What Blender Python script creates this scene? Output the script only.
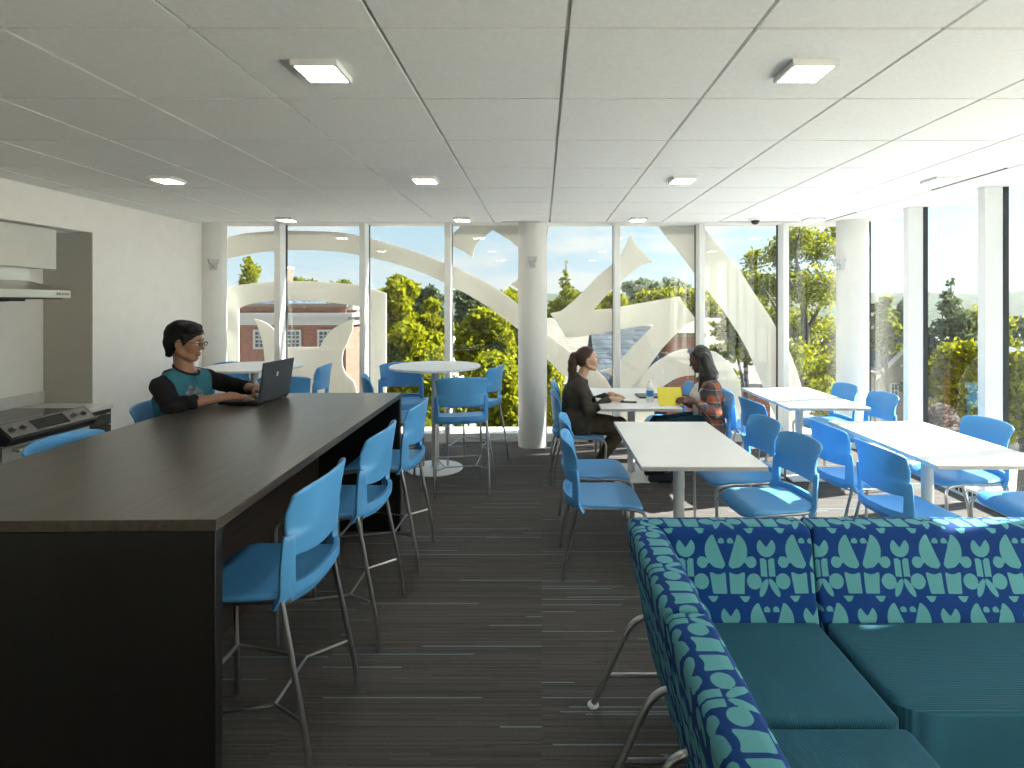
import bpy, bmesh, math, random
import numpy as np
from mathutils import Vector, Matrix, Euler, noise

for o in list(bpy.data.objects):
    bpy.data.objects.remove(o)
S = bpy.context.scene
COL = S.collection
PI = math.pi
R = math.radians

# ------------------------------------------------------------------ camera
FPX = 551.0
CZ = 1.65
cd = bpy.data.cameras.new('camera')
cd.sensor_width = 36.0
cd.lens = FPX / 1024 * 36.0
cd.shift_x = -30 / 1024
cd.shift_y = -80 / 1024
cd.clip_end = 900
cam = bpy.data.objects.new('camera', cd)
cam.location = (0, 0, CZ)
cam.rotation_euler = (PI / 2, 0, 0)
COL.objects.link(cam)
S.camera = cam

# ------------------------------------------------------------------ exposure
S.view_settings.view_transform = 'Standard'
S.view_settings.look = 'None'
S.view_settings.exposure = 1.60
S.view_settings.gamma = 1.0
S.view_settings.use_curve_mapping = False
S.cycles.max_bounces = 10
S.cycles.diffuse_bounces = 6
S.cycles.transparent_max_bounces = 24
S.cycles.sample_clamp_indirect = 6.0
S.cycles.use_denoising = True

# ------------------------------------------------------------------ world sky
W = bpy.data.worlds.new('sky')
S.world = W
W.use_nodes = True
nt = W.node_tree
nt.nodes.clear()
def N(t, typ, **kw):
    n = t.nodes.new(typ)
    for k, v in kw.items():
        setattr(n, k, v)
    return n
tc = N(nt, 'ShaderNodeTexCoord')
sep = N(nt, 'ShaderNodeSeparateXYZ')
nt.links.new(tc.outputs['Generated'], sep.inputs[0])
ramp = N(nt, 'ShaderNodeValToRGB')
ramp.color_ramp.elements[0].position = 0.0
ramp.color_ramp.elements[0].color = (0.80, 0.90, 0.96, 1)
ramp.color_ramp.elements[1].position = 0.75
ramp.color_ramp.elements[1].color = (0.30, 0.52, 0.85, 1)
e = ramp.color_ramp.elements.new(0.13)
e.color = (0.60, 0.80, 0.94, 1)
nt.links.new(sep.outputs['Z'], ramp.inputs[0])
mp = N(nt, 'ShaderNodeMapping')
mp.inputs['Scale'].default_value = (3.0, 3.0, 12.0)
nt.links.new(tc.outputs['Generated'], mp.inputs[0])
nz = N(nt, 'ShaderNodeTexNoise')
nz.inputs['Scale'].default_value = 1.6
nz.inputs['Detail'].default_value = 7
nz.inputs['Roughness'].default_value = 0.55
nt.links.new(mp.outputs[0], nz.inputs[0])
cr = N(nt, 'ShaderNodeValToRGB')
cr.color_ramp.elements[0].position = 0.47
cr.color_ramp.elements[0].color = (0, 0, 0, 1)
cr.color_ramp.elements[1].position = 0.63
cr.color_ramp.elements[1].color = (1, 1, 1, 1)
nt.links.new(nz.outputs[0], cr.inputs[0])
mx = N(nt, 'ShaderNodeMix', data_type='RGBA')
nt.links.new(cr.outputs[0], mx.inputs[0])
nt.links.new(ramp.outputs[0], mx.inputs[6])
mx.inputs[7].default_value = (0.93, 0.94, 0.93, 1)
bg = N(nt, 'ShaderNodeBackground')
bg.inputs['Strength'].default_value = 0.44
nt.links.new(mx.outputs[2], bg.inputs['Color'])
# the sky is brighter around the sun's side
sunaz = Vector((1.0, 0.27, 0.25)).normalized()
dsun = N(nt, 'ShaderNodeVectorMath', operation='DOT_PRODUCT')
nt.links.new(tc.outputs['Generated'], dsun.inputs[0]); dsun.inputs[1].default_value = sunaz
mxx = N(nt, 'ShaderNodeMath', operation='MAXIMUM'); nt.links.new(dsun.outputs['Value'], mxx.inputs[0]); mxx.inputs[1].default_value = 0.0
pww = N(nt, 'ShaderNodeMath', operation='POWER'); nt.links.new(mxx.outputs[0], pww.inputs[0]); pww.inputs[1].default_value = 3.0
mad = N(nt, 'ShaderNodeMath', operation='MULTIPLY_ADD'); nt.links.new(pww.outputs[0], mad.inputs[0]); mad.inputs[1].default_value = 0.5; mad.inputs[2].default_value = 0.37
nt.links.new(mad.outputs[0], bg.inputs['Strength'])
wo = N(nt, 'ShaderNodeOutputWorld')
nt.links.new(bg.outputs[0], wo.inputs[0])

# ------------------------------------------------------------------ sun
sd = bpy.data.lights.new('sun', 'SUN')
sd.energy = 11.0
sd.angle = R(0.6)
sd.color = (1.0, 0.945, 0.88)
sun = bpy.data.objects.new('sun', sd)
COL.objects.link(sun)
SUN_DIR = Vector((1.0, 0.27, 0)).normalized() * math.cos(R(38)) + Vector((0, 0, math.sin(R(38))))
sun.rotation_euler = SUN_DIR.to_track_quat('Z', 'Y').to_euler()
sun.location = (20, 8, 18)

# ------------------------------------------------------------------ materials
_m = {}
def mat(name, col, rough=0.6, metal=0.0, spec=0.5, var=0.0, vscale=8.0, bump=0.0, bscale=200.0, trans=0.0, stretch=None, coat=0.0):
    if name in _m:
        return _m[name]
    m = bpy.data.materials.new(name)
    m.use_nodes = True
    t = m.node_tree
    b = t.nodes['Principled BSDF']
    b.inputs['Base Color'].default_value = (*col, 1)
    b.inputs['Roughness'].default_value = rough
    b.inputs['Metallic'].default_value = metal
    b.inputs['Specular IOR Level'].default_value = spec
    b.inputs['Coat Weight'].default_value = coat
    tcn = N(t, 'ShaderNodeTexCoord')
    src = tcn.outputs['Object']
    if stretch:
        mpn = N(t, 'ShaderNodeMapping')
        mpn.inputs['Scale'].default_value = stretch
        t.links.new(src, mpn.inputs[0])
        src = mpn.outputs[0]
    n = N(t, 'ShaderNodeTexNoise')
    n.inputs['Scale'].default_value = vscale
    n.inputs['Detail'].default_value = 5
    t.links.new(src, n.inputs[0])
    r = N(t, 'ShaderNodeMapRange')
    r.inputs[1].default_value = 0.3
    r.inputs[2].default_value = 0.7
    r.inputs[3].default_value = 1 - max(var, 0.02)
    r.inputs[4].default_value = 1 + max(var, 0.02)
    t.links.new(n.outputs[0], r.inputs[0])
    v = N(t, 'ShaderNodeVectorMath', operation='SCALE')
    v.inputs[0].default_value = col
    t.links.new(r.outputs[0], v.inputs['Scale'])
    t.links.new(v.outputs[0], b.inputs['Base Color'])
    if bump:
        n2 = N(t, 'ShaderNodeTexNoise')
        n2.inputs['Scale'].default_value = bscale
        n2.inputs['Detail'].default_value = 2
        t.links.new(src, n2.inputs[0])
        bp = N(t, 'ShaderNodeBump')
        bp.inputs['Strength'].default_value = bump
        bp.inputs['Distance'].default_value = 0.004
        t.links.new(n2.outputs[0], bp.inputs['Height'])
        t.links.new(bp.outputs[0], b.inputs['Normal'])
    _m[name] = m
    return m

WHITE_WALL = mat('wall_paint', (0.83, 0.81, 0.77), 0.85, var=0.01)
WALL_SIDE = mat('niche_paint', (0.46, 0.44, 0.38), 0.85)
CEIL = mat('ceiling_tile_mineral', (0.88, 0.875, 0.85), 0.95, var=0.03, vscale=60, bump=0.25, bscale=260)
CEIL_GRID = mat('ceiling_grid_metal', (0.74, 0.73, 0.69), 0.6)
TRIM = mat('window_trim_white', (0.80, 0.80, 0.77), 0.5)
COLUMN = mat('column_paint', (0.72, 0.71, 0.67), 0.6)
GASKET = mat('gasket_rubber', (0.02, 0.022, 0.025), 0.6)
BLUE = mat('blue_plastic', (0.085, 0.325, 0.66), 0.40, var=0.03, bump=0.1, bscale=500)
CHROME = mat('satin_metal', (0.46, 0.46, 0.47), 0.28, metal=0.95)
STEEL = mat('brushed_steel', (0.62, 0.61, 0.58), 0.28, metal=1.0, var=0.05, vscale=6, stretch=(1, 1, 60))
LAMINATE = mat('white_laminate', (0.78, 0.78, 0.77), 0.35)
EDGE = mat('grey_edge_band', (0.34, 0.35, 0.36), 0.5)
POLE = mat('grey_painted_pole', (0.52, 0.53, 0.53), 0.4)
BLACK = mat('black_plastic', (0.012, 0.012, 0.014), 0.35)
DARKG = mat('dark_grey_plastic', (0.035, 0.038, 0.042), 0.35)
GLASSBLK = mat('black_glass', (0.008, 0.008, 0.009), 0.06)
CAB_WHITE = mat('cabinet_white', (0.62, 0.61, 0.56), 0.45)
CAB_DARK = mat('cabinet_dark', (0.035, 0.03, 0.027), 0.5, var=0.2, vscale=20, stretch=(1, 1, 12))
STONE = mat('counter_stone', (0.62, 0.61, 0.58), 0.35, var=0.08, vscale=14)

def wood(name, c1, c2, axis_scale, rough):
    if name in _m: return _m[name]
    m = bpy.data.materials.new(name); m.use_nodes = True
    t = m.node_tree; b = t.nodes['Principled BSDF']
    tcn = N(t, 'ShaderNodeTexCoord'); mpn = N(t, 'ShaderNodeMapping')
    mpn.inputs['Scale'].default_value = axis_scale
    t.links.new(tcn.outputs['Object'], mpn.inputs[0])
    n = N(t, 'ShaderNodeTexNoise'); n.inputs['Scale'].default_value = 2.5; n.inputs['Detail'].default_value = 8; n.inputs['Roughness'].default_value = 0.62
    t.links.new(mpn.outputs[0], n.inputs[0])
    r = N(t, 'ShaderNodeValToRGB')
    r.color_ramp.elements[0].position = 0.35; r.color_ramp.elements[0].color = (*c1, 1)
    r.color_ramp.elements[1].position = 0.68; r.color_ramp.elements[1].color = (*c2, 1)
    t.links.new(n.outputs[0], r.inputs[0]); t.links.new(r.outputs[0], b.inputs['Base Color'])
    b.inputs['Roughness'].default_value = rough
    _m[name] = m
    return m
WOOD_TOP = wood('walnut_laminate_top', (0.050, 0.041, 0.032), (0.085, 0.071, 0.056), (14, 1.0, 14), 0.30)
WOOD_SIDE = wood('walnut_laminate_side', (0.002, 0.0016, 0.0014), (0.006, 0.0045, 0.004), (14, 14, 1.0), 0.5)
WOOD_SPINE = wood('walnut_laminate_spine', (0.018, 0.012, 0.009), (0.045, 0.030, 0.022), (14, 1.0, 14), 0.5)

def attr_two(name, attr, c0, c1, rough=0.85, bump=0.3):
    m = bpy.data.materials.new(name); m.use_nodes = True
    t = m.node_tree; b = t.nodes['Principled BSDF']
    a = N(t, 'ShaderNodeAttribute', attribute_name=attr)
    r = N(t, 'ShaderNodeMapRange'); r.inputs[1].default_value = -0.0008; r.inputs[2].default_value = 0.0008
    t.links.new(a.outputs['Fac'], r.inputs[0])
    mxn = N(t, 'ShaderNodeMix', data_type='RGBA')
    mxn.inputs[6].default_value = (*c0, 1); mxn.inputs[7].default_value = (*c1, 1)
    t.links.new(r.outputs[0], mxn.inputs[0]); t.links.new(mxn.outputs[2], b.inputs['Base Color'])
    b.inputs['Roughness'].default_value = rough
    b.inputs['Specular IOR Level'].default_value = 0.2
    n2 = N(t, 'ShaderNodeTexNoise'); n2.inputs['Scale'].default_value = 700
    tcn = N(t, 'ShaderNodeTexCoord'); t.links.new(tcn.outputs['Object'], n2.inputs[0])
    bp = N(t, 'ShaderNodeBump'); bp.inputs['Strength'].default_value = bump; bp.inputs['Distance'].default_value = 0.002
    t.links.new(n2.outputs[0], bp.inputs['Height']); t.links.new(bp.outputs[0], b.inputs['Normal'])
    return m
SOFA_PATTERN = attr_two('retro_tulip_fabric', 'motif', (0.0015, 0.034, 0.165), (0.085, 0.28, 0.32))

def rib_fabric(name, col, axis):
    m = bpy.data.materials.new(name); m.use_nodes = True
    t = m.node_tree; b = t.nodes['Principled BSDF']
    tcn = N(t, 'ShaderNodeTexCoord')
    w = N(t, 'ShaderNodeTexWave', bands_direction=axis); w.inputs['Scale'].default_value = 42; w.inputs['Distortion'].default_value = 0.6
    w.inputs['Detail Scale'].default_value = 8
    t.links.new(tcn.outputs['Object'], w.inputs[0])
    r = N(t, 'ShaderNodeMapRange'); r.inputs[3].default_value = 0.72; r.inputs[4].default_value = 1.2
    t.links.new(w.outputs['Fac'], r.inputs[0])
    v = N(t, 'ShaderNodeVectorMath', operation='SCALE'); v.inputs[0].default_value = col
    t.links.new(r.outputs[0], v.inputs['Scale']); t.links.new(v.outputs[0], b.inputs['Base Color'])
    b.inputs['Roughness'].default_value = 0.9
    b.inputs['Specular IOR Level'].default_value = 0.25
    bp = N(t, 'ShaderNodeBump'); bp.inputs['Strength'].default_value = 0.5; bp.inputs['Distance'].default_value = 0.003
    t.links.new(w.outputs['Fac'], bp.inputs['Height']); t.links.new(bp.outputs[0], b.inputs['Normal'])
    return m
SEAT_X = rib_fabric('teal_ribbed_fabric_across', (0.014, 0.082, 0.130), 'X')
SEAT_Y = rib_fabric('teal_ribbed_fabric_along', (0.014, 0.082, 0.130), 'Y')

def glass_mat():
    m = bpy.data.materials.new('window_glass'); m.use_nodes = True
    t = m.node_tree; t.nodes.clear()
    o = N(t, 'ShaderNodeOutputMaterial'); tr = N(t, 'ShaderNodeBsdfTransparent'); g = N(t, 'ShaderNodeBsdfGlossy')
    tr.inputs[0].default_value = (0.93, 0.96, 0.95, 1)
    g.inputs['Roughness'].default_value = 0.0
    gm = N(t, 'ShaderNodeNewGeometry')
    dt = N(t, 'ShaderNodeVectorMath', operation='DOT_PRODUCT')
    t.links.new(gm.outputs['Incoming'], dt.inputs[0]); t.links.new(gm.outputs['Normal'], dt.inputs[1])
    ab = N(t, 'ShaderNodeMath', operation='ABSOLUTE'); t.links.new(dt.outputs['Value'], ab.inputs[0])
    om = N(t, 'ShaderNodeMath', operation='SUBTRACT'); om.inputs[0].default_value = 1.0; t.links.new(ab.outputs[0], om.inputs[1])
    pw = N(t, 'ShaderNodeMath', operation='POWER'); pw.inputs[1].default_value = 5.0; t.links.new(om.outputs[0], pw.inputs[0])
    ml = N(t, 'ShaderNodeMath', operation='MULTIPLY_ADD'); ml.inputs[1].default_value = 0.9; ml.inputs[2].default_value = 0.045
    t.links.new(pw.outputs[0], ml.inputs[0])
    ms = N(t, 'ShaderNodeMixShader')
    t.links.new(ml.outputs[0], ms.inputs[0]); t.links.new(tr.outputs[0], ms.inputs[1]); t.links.new(g.outputs[0], ms.inputs[2])
    t.links.new(ms.outputs[0], o.inputs[0])
    return m
GLASS = glass_mat()

def translucent_mat(name, col, tcol, fac=0.5, island=0.0, rough=0.7):
    m = bpy.data.materials.new(name); m.use_nodes = True
    t = m.node_tree; t.nodes.clear()
    o = N(t, 'ShaderNodeOutputMaterial'); d = N(t, 'ShaderNodeBsdfDiffuse'); tl = N(t, 'ShaderNodeBsdfTranslucent')
    d.inputs[0].default_value = (*col, 1); tl.inputs[0].default_value = (*tcol, 1)
    if island:
        g = N(t, 'ShaderNodeNewGeometry')
        r = N(t, 'ShaderNodeMapRange'); r.inputs[3].default_value = 1 - island; r.inputs[4].default_value = 1 + island
        t.links.new(g.outputs['Random Per Island'], r.inputs[0])
        for nn, cc in ((d, col), (tl, tcol)):
            v = N(t, 'ShaderNodeVectorMath', operation='SCALE'); v.inputs[0].default_value = cc
            t.links.new(r.outputs[0], v.inputs['Scale']); t.links.new(v.outputs[0], nn.inputs[0])
    ms = N(t, 'ShaderNodeMixShader'); ms.inputs[0].default_value = fac
    t.links.new(d.outputs[0], ms.inputs[1]); t.links.new(tl.outputs[0], ms.inputs[2]); t.links.new(ms.outputs[0], o.inputs[0])
    return m
FILM = translucent_mat('cream_window_graphic', (0.92, 0.89, 0.84), (0.64, 0.61, 0.56), 0.5)

def carpet_mat():
    m = bpy.data.materials.new('striped_plank_carpet'); m.use_nodes = True
    t = m.node_tree; b = t.nodes['Principled BSDF']
    L = t.links.new
    g = N(t, 'ShaderNodeTexCoord'); s = N(t, 'ShaderNodeSeparateXYZ'); L(g.outputs['Object'], s.inputs[0])
    def mth(op, a, c=None):
        n = N(t, 'ShaderNodeMath', operation=op)
        for i, v in enumerate((a, c)):
            if v is None: continue
            if isinstance(v, (int, float)): n.inputs[i].default_value = v
            else: L(v, n.inputs[i])
        return n.outputs[0]
    X, Y = s.outputs['X'], s.outputs['Y']
    # carpet planks one metre wide, seam on the line x = 0
    plank = mth('FLOOR', mth('DIVIDE', X, 1.0))
    row = mth('FLOOR', mth('MULTIPLY', Y, 150.0))
    def wn(a, c, d):
        cb = N(t, 'ShaderNodeCombineXYZ')
        for i, v in enumerate((a, c, d)):
            if isinstance(v, (int, float)): cb.inputs[i].default_value = v
            else: L(v, cb.inputs[i])
        w = N(t, 'ShaderNodeTexWhiteNoise', noise_dimensions='3D'); L(cb.outputs[0], w.inputs[0])
        return w.outputs['Value']
    # each row has its own shift, so stripes begin and end in different places
    sh = wn(row, 3.0, plank)
    seg = mth('FLOOR', mth('ADD', mth('MULTIPLY', X, 1.5), mth('MULTIPLY', sh, 5.0)))
    rb = wn(row, plank, seg)
    line = mth('GREATER_THAN', rb, 0.978)
    soft = wn(row, plank, mth('ADD', seg, 40.0))
    n = N(t, 'ShaderNodeTexNoise'); n.inputs['Scale'].default_value = 260; n.inputs['Detail'].default_value = 3; L(g.outputs['Object'], n.inputs[0])
    r = N(t, 'ShaderNodeMapRange'); r.inputs[1].default_value = .3; r.inputs[2].default_value = .7; r.inputs[3].default_value = 0.45; r.inputs[4].default_value = 1.55; L(n.outputs[0], r.inputs[0])
    base = N(t, 'ShaderNodeMix', data_type='RGBA'); base.inputs[6].default_value = (0.068, 0.062, 0.058, 1); base.inputs[7].default_value = (0.115, 0.106, 0.099, 1)
    L(soft, base.inputs[0])
    c2 = N(t, 'ShaderNodeMix', data_type='RGBA'); L(line, c2.inputs[0]); L(base.outputs[2], c2.inputs[6]); c2.inputs[7].default_value = (0.18, 0.25, 0.28, 1)
    # a darker seam where the two rolls meet
    v = N(t, 'ShaderNodeVectorMath', operation='SCALE'); L(c2.outputs[2], v.inputs[0]); L(r.outputs[0], v.inputs['Scale'])
    L(v.outputs[0], b.inputs['Base Color'])
    b.inputs['Roughness'].default_value = 0.95; b.inputs['Specular IOR Level'].default_value = 0.2
    bp = N(t, 'ShaderNodeBump'); bp.inputs['Strength'].default_value = 0.6; bp.inputs['Distance'].default_value = 0.004
    L(n.outputs[0], bp.inputs['Height']); L(bp.outputs[0], b.inputs['Normal'])
    return m
CARPET = carpet_mat()

def brick_mat(name, c1, c2, mortar, scale):
    m = bpy.data.materials.new(name); m.use_nodes = True
    t = m.node_tree; b = t.nodes['Principled BSDF']
    g = N(t, 'ShaderNodeTexCoord')
    sp = N(t, 'ShaderNodeSeparateXYZ'); t.links.new(g.outputs['Object'], sp.inputs[0])
    ad = N(t, 'ShaderNodeMath', operation='ADD'); t.links.new(sp.outputs[0], ad.inputs[0]); t.links.new(sp.outputs[1], ad.inputs[1])
    cb = N(t, 'ShaderNodeCombineXYZ'); t.links.new(ad.outputs[0], cb.inputs[0]); t.links.new(sp.outputs[2], cb.inputs[1])
    k = N(t, 'ShaderNodeTexBrick'); k.inputs['Color1'].default_value = (*c1, 1); k.inputs['Color2'].default_value = (*c2, 1); k.inputs['Mortar'].default_value = (*mortar, 1)
    k.inputs['Scale'].default_value = scale; k.inputs['Mortar Size'].default_value = 0.018
    t.links.new(cb.outputs[0], k.inputs[0]); t.links.new(k.outputs[0], b.inputs['Base Color'])
    b.inputs['Roughness'].default_value = 0.9
    return m
BRICK = brick_mat('red_brick', (0.16, 0.050, 0.030), (0.22, 0.085, 0.055), (0.24, 0.19, 0.15), 3.0)
SLATE = brick_mat('blue_grey_slate', (0.022, 0.034, 0.048), (0.075, 0.10, 0.125), (0.004, 0.006, 0.010), 1.9)
SHINGLE = brick_mat('pale_sand_shingle', (0.19, 0.175, 0.15), (0.26, 0.24, 0.205), (0.15, 0.135, 0.11), 2.4)
EXT_WHITE = mat('exterior_white_paint', (0.36, 0.355, 0.33), 0.7)
SIDING = mat('beige_siding', (0.16, 0.135, 0.105), 0.8, var=0.1, vscale=3, stretch=(1, 1, 30))
WINDARK = mat('dark_window_pane', (0.03, 0.045, 0.06), 0.15)
GROUND = mat('ground_pale_paving', (0.34, 0.325, 0.31), 0.95, var=0.3, vscale=0.3)
BARK = mat('bark', (0.05, 0.042, 0.036), 0.9, var=0.3, vscale=6)
HILLM = mat('distant_woods', (0.04, 0.055, 0.040), 0.95, var=0.4, vscale=0.25)

# ------------------------------------------------------------------ helpers
class MB:
    def __init__(s):
        s.v = []; s.f = []
    def add(s, vs, fs):
        o = len(s.v)
        s.v += [tuple(p) for p in vs]
        s.f += [tuple(i + o for i in f) for f in fs]
        return s
    def box(s, x0, x1, y0, y1, z0, z1, mtx=None):
        vs = [Vector(p) for p in ((x0, y0, z0), (x1, y0, z0), (x1, y1, z0), (x0, y1, z0), (x0, y0, z1), (x1, y0, z1), (x1, y1, z1), (x0, y1, z1))]
        if mtx: vs = [mtx @ p for p in vs]
        return s.add(vs, [(0, 3, 2, 1), (4, 5, 6, 7), (0, 1, 5, 4), (1, 2, 6, 5), (2, 3, 7, 6), (3, 0, 4, 7)])
    def tube(s, pts, r, n=10, closed=False, cap=True, rs=None):
        pts = [Vector(p) for p in pts]
        rings = []
        m = len(pts)
        prev = None
        for i, p in enumerate(pts):
            if closed: d = (pts[(i + 1) % m] - pts[i - 1])
            elif i == 0: d = pts[1] - p
            elif i == m - 1: d = p - pts[i - 1]
            else: d = (pts[i + 1] - p).normalized() + (p - pts[i - 1]).normalized()
            d.normalize()
            if prev is None:
                a = Vector((0, 0, 1)) if abs(d.z) < 0.9 else Vector((1, 0, 0))
                u = d.cross(a).normalized()
            else:
                u = (prev - d * prev.dot(d)).normalized()
            prev = u
            w = d.cross(u)
            rr = rs[i] if rs else r
            rings.append([p + (u * math.cos(2 * PI * k / n) + w * math.sin(2 * PI * k / n)) * rr for k in range(n)])
        vs = [q for g in rings for q in g]
        fs = []
        for i in range(m if closed else m - 1):
            a = i * n; b = ((i + 1) % m) * n
            for k in range(n):
                fs.append((a + k, a + (k + 1) % n, b + (k + 1) % n, b + k))
        if cap and not closed:
            fs.append(tuple(range(n - 1, -1, -1)))
            fs.append(tuple((m - 1) * n + k for k in range(n)))
        return s.add(vs, fs)
    def lathe(s, prof, c=(0, 0, 0), n=32, axis='Z', cap=True):
        vs = []; fs = []
        for (r, z) in prof:
            for k in range(n):
                a = 2 * PI * k / n
                p = (r * math.cos(a), r * math.sin(a), z)
                if axis == 'X': p = (p[2], p[0], p[1])
                if axis == 'Y': p = (p[1], p[2], p[0])
                vs.append((p[0] + c[0], p[1] + c[1], p[2] + c[2]))
        for i in range(len(prof) - 1):
            for k in range(n):
                fs.append((i * n + k, i * n + (k + 1) % n, (i + 1) * n + (k + 1) % n, (i + 1) * n + k))
        if cap:
            fs.append(tuple(range(n - 1, -1, -1)))
            fs.append(tuple((len(prof) - 1) * n + k for k in range(n)))
        return s.add(vs, fs)
    def grid(s, fn, nu, nv, keep=None):
        vs = [fn(i / nu, j / nv) for j in range(nv + 1) for i in range(nu + 1)]
        fs = []
        for j in range(nv):
            for i in range(nu):
                if keep and not keep((i + .5) / nu, (j + .5) / nv): continue
                a = j * (nu + 1) + i
                fs.append((a, a + 1, a + nu + 2, a + nu + 1))
        return s.add(vs, fs)
    def prism(s, poly, axis, a0, a1):
        n = len(poly)
        def mk(p, a):
            return {'X': (a, p[0], p[1]), 'Y': (p[0], a, p[1]), 'Z': (p[0], p[1], a)}[axis]
        vs = [mk(p, a0) for p in poly] + [mk(p, a1) for p in poly]
        fs = [tuple(range(n)), tuple(range(2 * n - 1, n - 1, -1))] + [(i, (i + 1) % n, n + (i + 1) % n, n + i) for i in range(n)]
        return s.add(vs, fs)
    def build(s, name, m, parent=None, loc=None, smooth=True, ang=35, bevel=0, solid=0, soff=0, subd=0, rotz=None, recalc=True):
        me = bpy.data.meshes.new(name)
        me.from_pydata(s.v, [], s.f)
        if recalc:
            bm = bmesh.new(); bm.from_mesh(me)
            loose = [v for v in bm.verts if not v.link_faces]
            if loose: bmesh.ops.delete(bm, geom=loose, context='VERTS')
            bmesh.ops.recalc_face_normals(bm, faces=bm.faces)
            bm.to_mesh(me); bm.free()
        me.update()
        if smooth:
            me.polygons.foreach_set('use_smooth', [True] * len(me.polygons))
            me.set_sharp_from_angle(angle=R(ang))
        me.materials.append(m)
        o = bpy.data.objects.new(name, me)
        COL.objects.link(o)
        if parent: o.parent = parent
        if loc: o.location = loc
        if rotz is not None: o.rotation_euler = (0, 0, rotz)
        if solid:
            q = o.modifiers.new('s', 'SOLIDIFY'); q.thickness = solid; q.offset = soff
        if bevel:
            q = o.modifiers.new('b', 'BEVEL'); q.width = bevel; q.segments = 2; q.limit_method = 'ANGLE'; q.angle_limit = R(40)
        if subd:
            q = o.modifiers.new('u', 'SUBSURF'); q.levels = subd; q.render_levels = subd
        return o

def empty(name, loc=(0, 0, 0), rotz=0):
    o = bpy.data.objects.new(name, None)
    o.empty_display_size = 0.1
    o.location = loc; o.rotation_euler = (0, 0, rotz)
    COL.objects.link(o)
    return o
def tag(o, label, cat=None, group=None, kind=None):
    o['label'] = label
    if cat: o['category'] = cat
    if group: o['group'] = group
    if kind: o['kind'] = kind
    return o
def struct(o, label=None):
    o['kind'] = 'structure'
    if label: o['label'] = label; o['category'] = o.name.split('.')[0].split('_')[0]
    return o
def copy_tree(o, parent=None):
    c = o.copy(); COL.objects.link(c)
    if parent: c.parent = parent
    for ch in list(o.children): copy_tree(ch, c)
    return c
def arcpts(p0, p1, p2, n=6):
    p0, p1, p2 = Vector(p0), Vector(p1), Vector(p2)
    return [p0 * (1 - t) ** 2 + p1 * 2 * t * (1 - t) + p2 * t * t for t in [i / n for i in range(n + 1)]]
def bent(pts, rad=0.04, n=5):
    pts = [Vector(p) for p in pts]
    out = [pts[0]]
    for i in range(1, len(pts) - 1):
        a = pts[i] + (pts[i - 1] - pts[i]).normalized() * min(rad, (pts[i - 1] - pts[i]).length * .45)
        b = pts[i] + (pts[i + 1] - pts[i]).normalized() * min(rad, (pts[i + 1] - pts[i]).length * .45)
        out += arcpts(a, pts[i], b, n)
    out.append(pts[-1])
    return out
def PX(px, py, Y):
    return Vector(((px - 542) * Y / FPX, Y, CZ - (py - 304) * Y / FPX))

# ------------------------------------------------------------------ room shell
XL, XR, YB, YF = -3.97, 3.82, 6.75, -2.6      # left wall, right glass, back glass, wall behind
HC = 2.575
struct(MB().box(-4.7, 4.1, YF - .2, 7.0, -0.3, 0).build('floor', CARPET, smooth=False), 'dark striped plank carpet covering the whole floor')
cl = MB()
TS = 0.6325
xs = [0.086 + TS * k for k in range(-7, 6)]
ys = [1.85 + TS * k for k in range(-8, 8)]
xs = [XL] + [x for x in xs if XL + .02 < x < 3.16] + [3.18]
ys = [YF] + [y for y in ys if YF + .02 < y < 6.2] + [6.216]
g = 0.0075
for i in range(len(xs) - 1):
    for j in range(len(ys) - 1):
        cl.box(xs[i] + g, xs[i + 1] - g, ys[j] + g, ys[j + 1] - g, HC, HC + 0.032)
ceil = struct(cl.build('ceiling', CEIL, smooth=False), 'suspended ceiling of large square pale mineral tiles')
gr = MB().box(XL, 3.18, YF, 6.216, HC + 0.027, HC + 0.042)
gr.box(3.172, 3.192, YF, 6.226, HC - .004, HC + .04).box(XL, 3.192, 6.208, 6.228, HC - .004, HC + .04)
o = gr.build('ceiling_grid', CEIL_GRID, ceil, smooth=False); o['kind'] = 'structure'
pm = MB().box(XL - .3, 3.93, YF - .2, 6.90, 2.62, 3.1)
o = pm.build('ceiling_soffit', TRIM, ceil, smooth=False); o['kind'] = 'structure'

sd_ = MB().box(3.152, 3.168, 5.54, 6.14, HC - .003, HC + .01).box(3.152, 3.168, 3.75, 4.47, HC - .003, HC + .01).box(2.0, 2.9, 6.188, 6.202, HC - .003, HC + .01).box(-.45, -.02, 6.188, 6.202, HC - .003, HC + .01)
o = sd_.build('slot_diffuser', GASKET, ceil, smooth=False); o['kind'] = 'structure'
wl = MB()
wl.box(XL - .16, XL, 4.87, 6.70, 0, 2.64)
wl.box(XL - .16, XL, YF, 4.87, 2.28, 2.64)
wl.box(-4.6, XL - .002, 4.871, 4.95, 0, 2.6)
wl.box(-4.6, -4.40, YF, 4.87, 0, 2.6)
wl.box(-4.40, XL, 1.4, 1.6, 0, 2.28)
wl.box(-4.45, XL, YF, 1.4, 0, 2.28)
struct(wl.build('wall_left', WHITE_WALL, smooth=False), 'off-white painted wall with the kitchenette niche')
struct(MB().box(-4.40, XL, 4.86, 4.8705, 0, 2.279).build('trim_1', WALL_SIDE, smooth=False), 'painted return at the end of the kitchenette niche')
struct(MB().box(-4.6, 4.1, YF - .2, YF, 0, 2.64).build('wall_rear', WHITE_WALL, smooth=False), 'plain wall behind the viewer')
wr = MB().box(XR - .12, XR + .15, YF, 2.62, 0, .10).box(XR - .12, XR + .15, 2.50, 2.64, 0, 2.64).box(XR - .12, XR + .15, YF, YF + .15, 0, 2.64)  # framing for unseen glazing, added here to let in fill light
for k in range(1, 6):
    wr.box(XR - .155, XR - .005, 2.50 - k * .95 - .035, 2.50 - k * .95 + .035, .1, 2.64)
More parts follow.
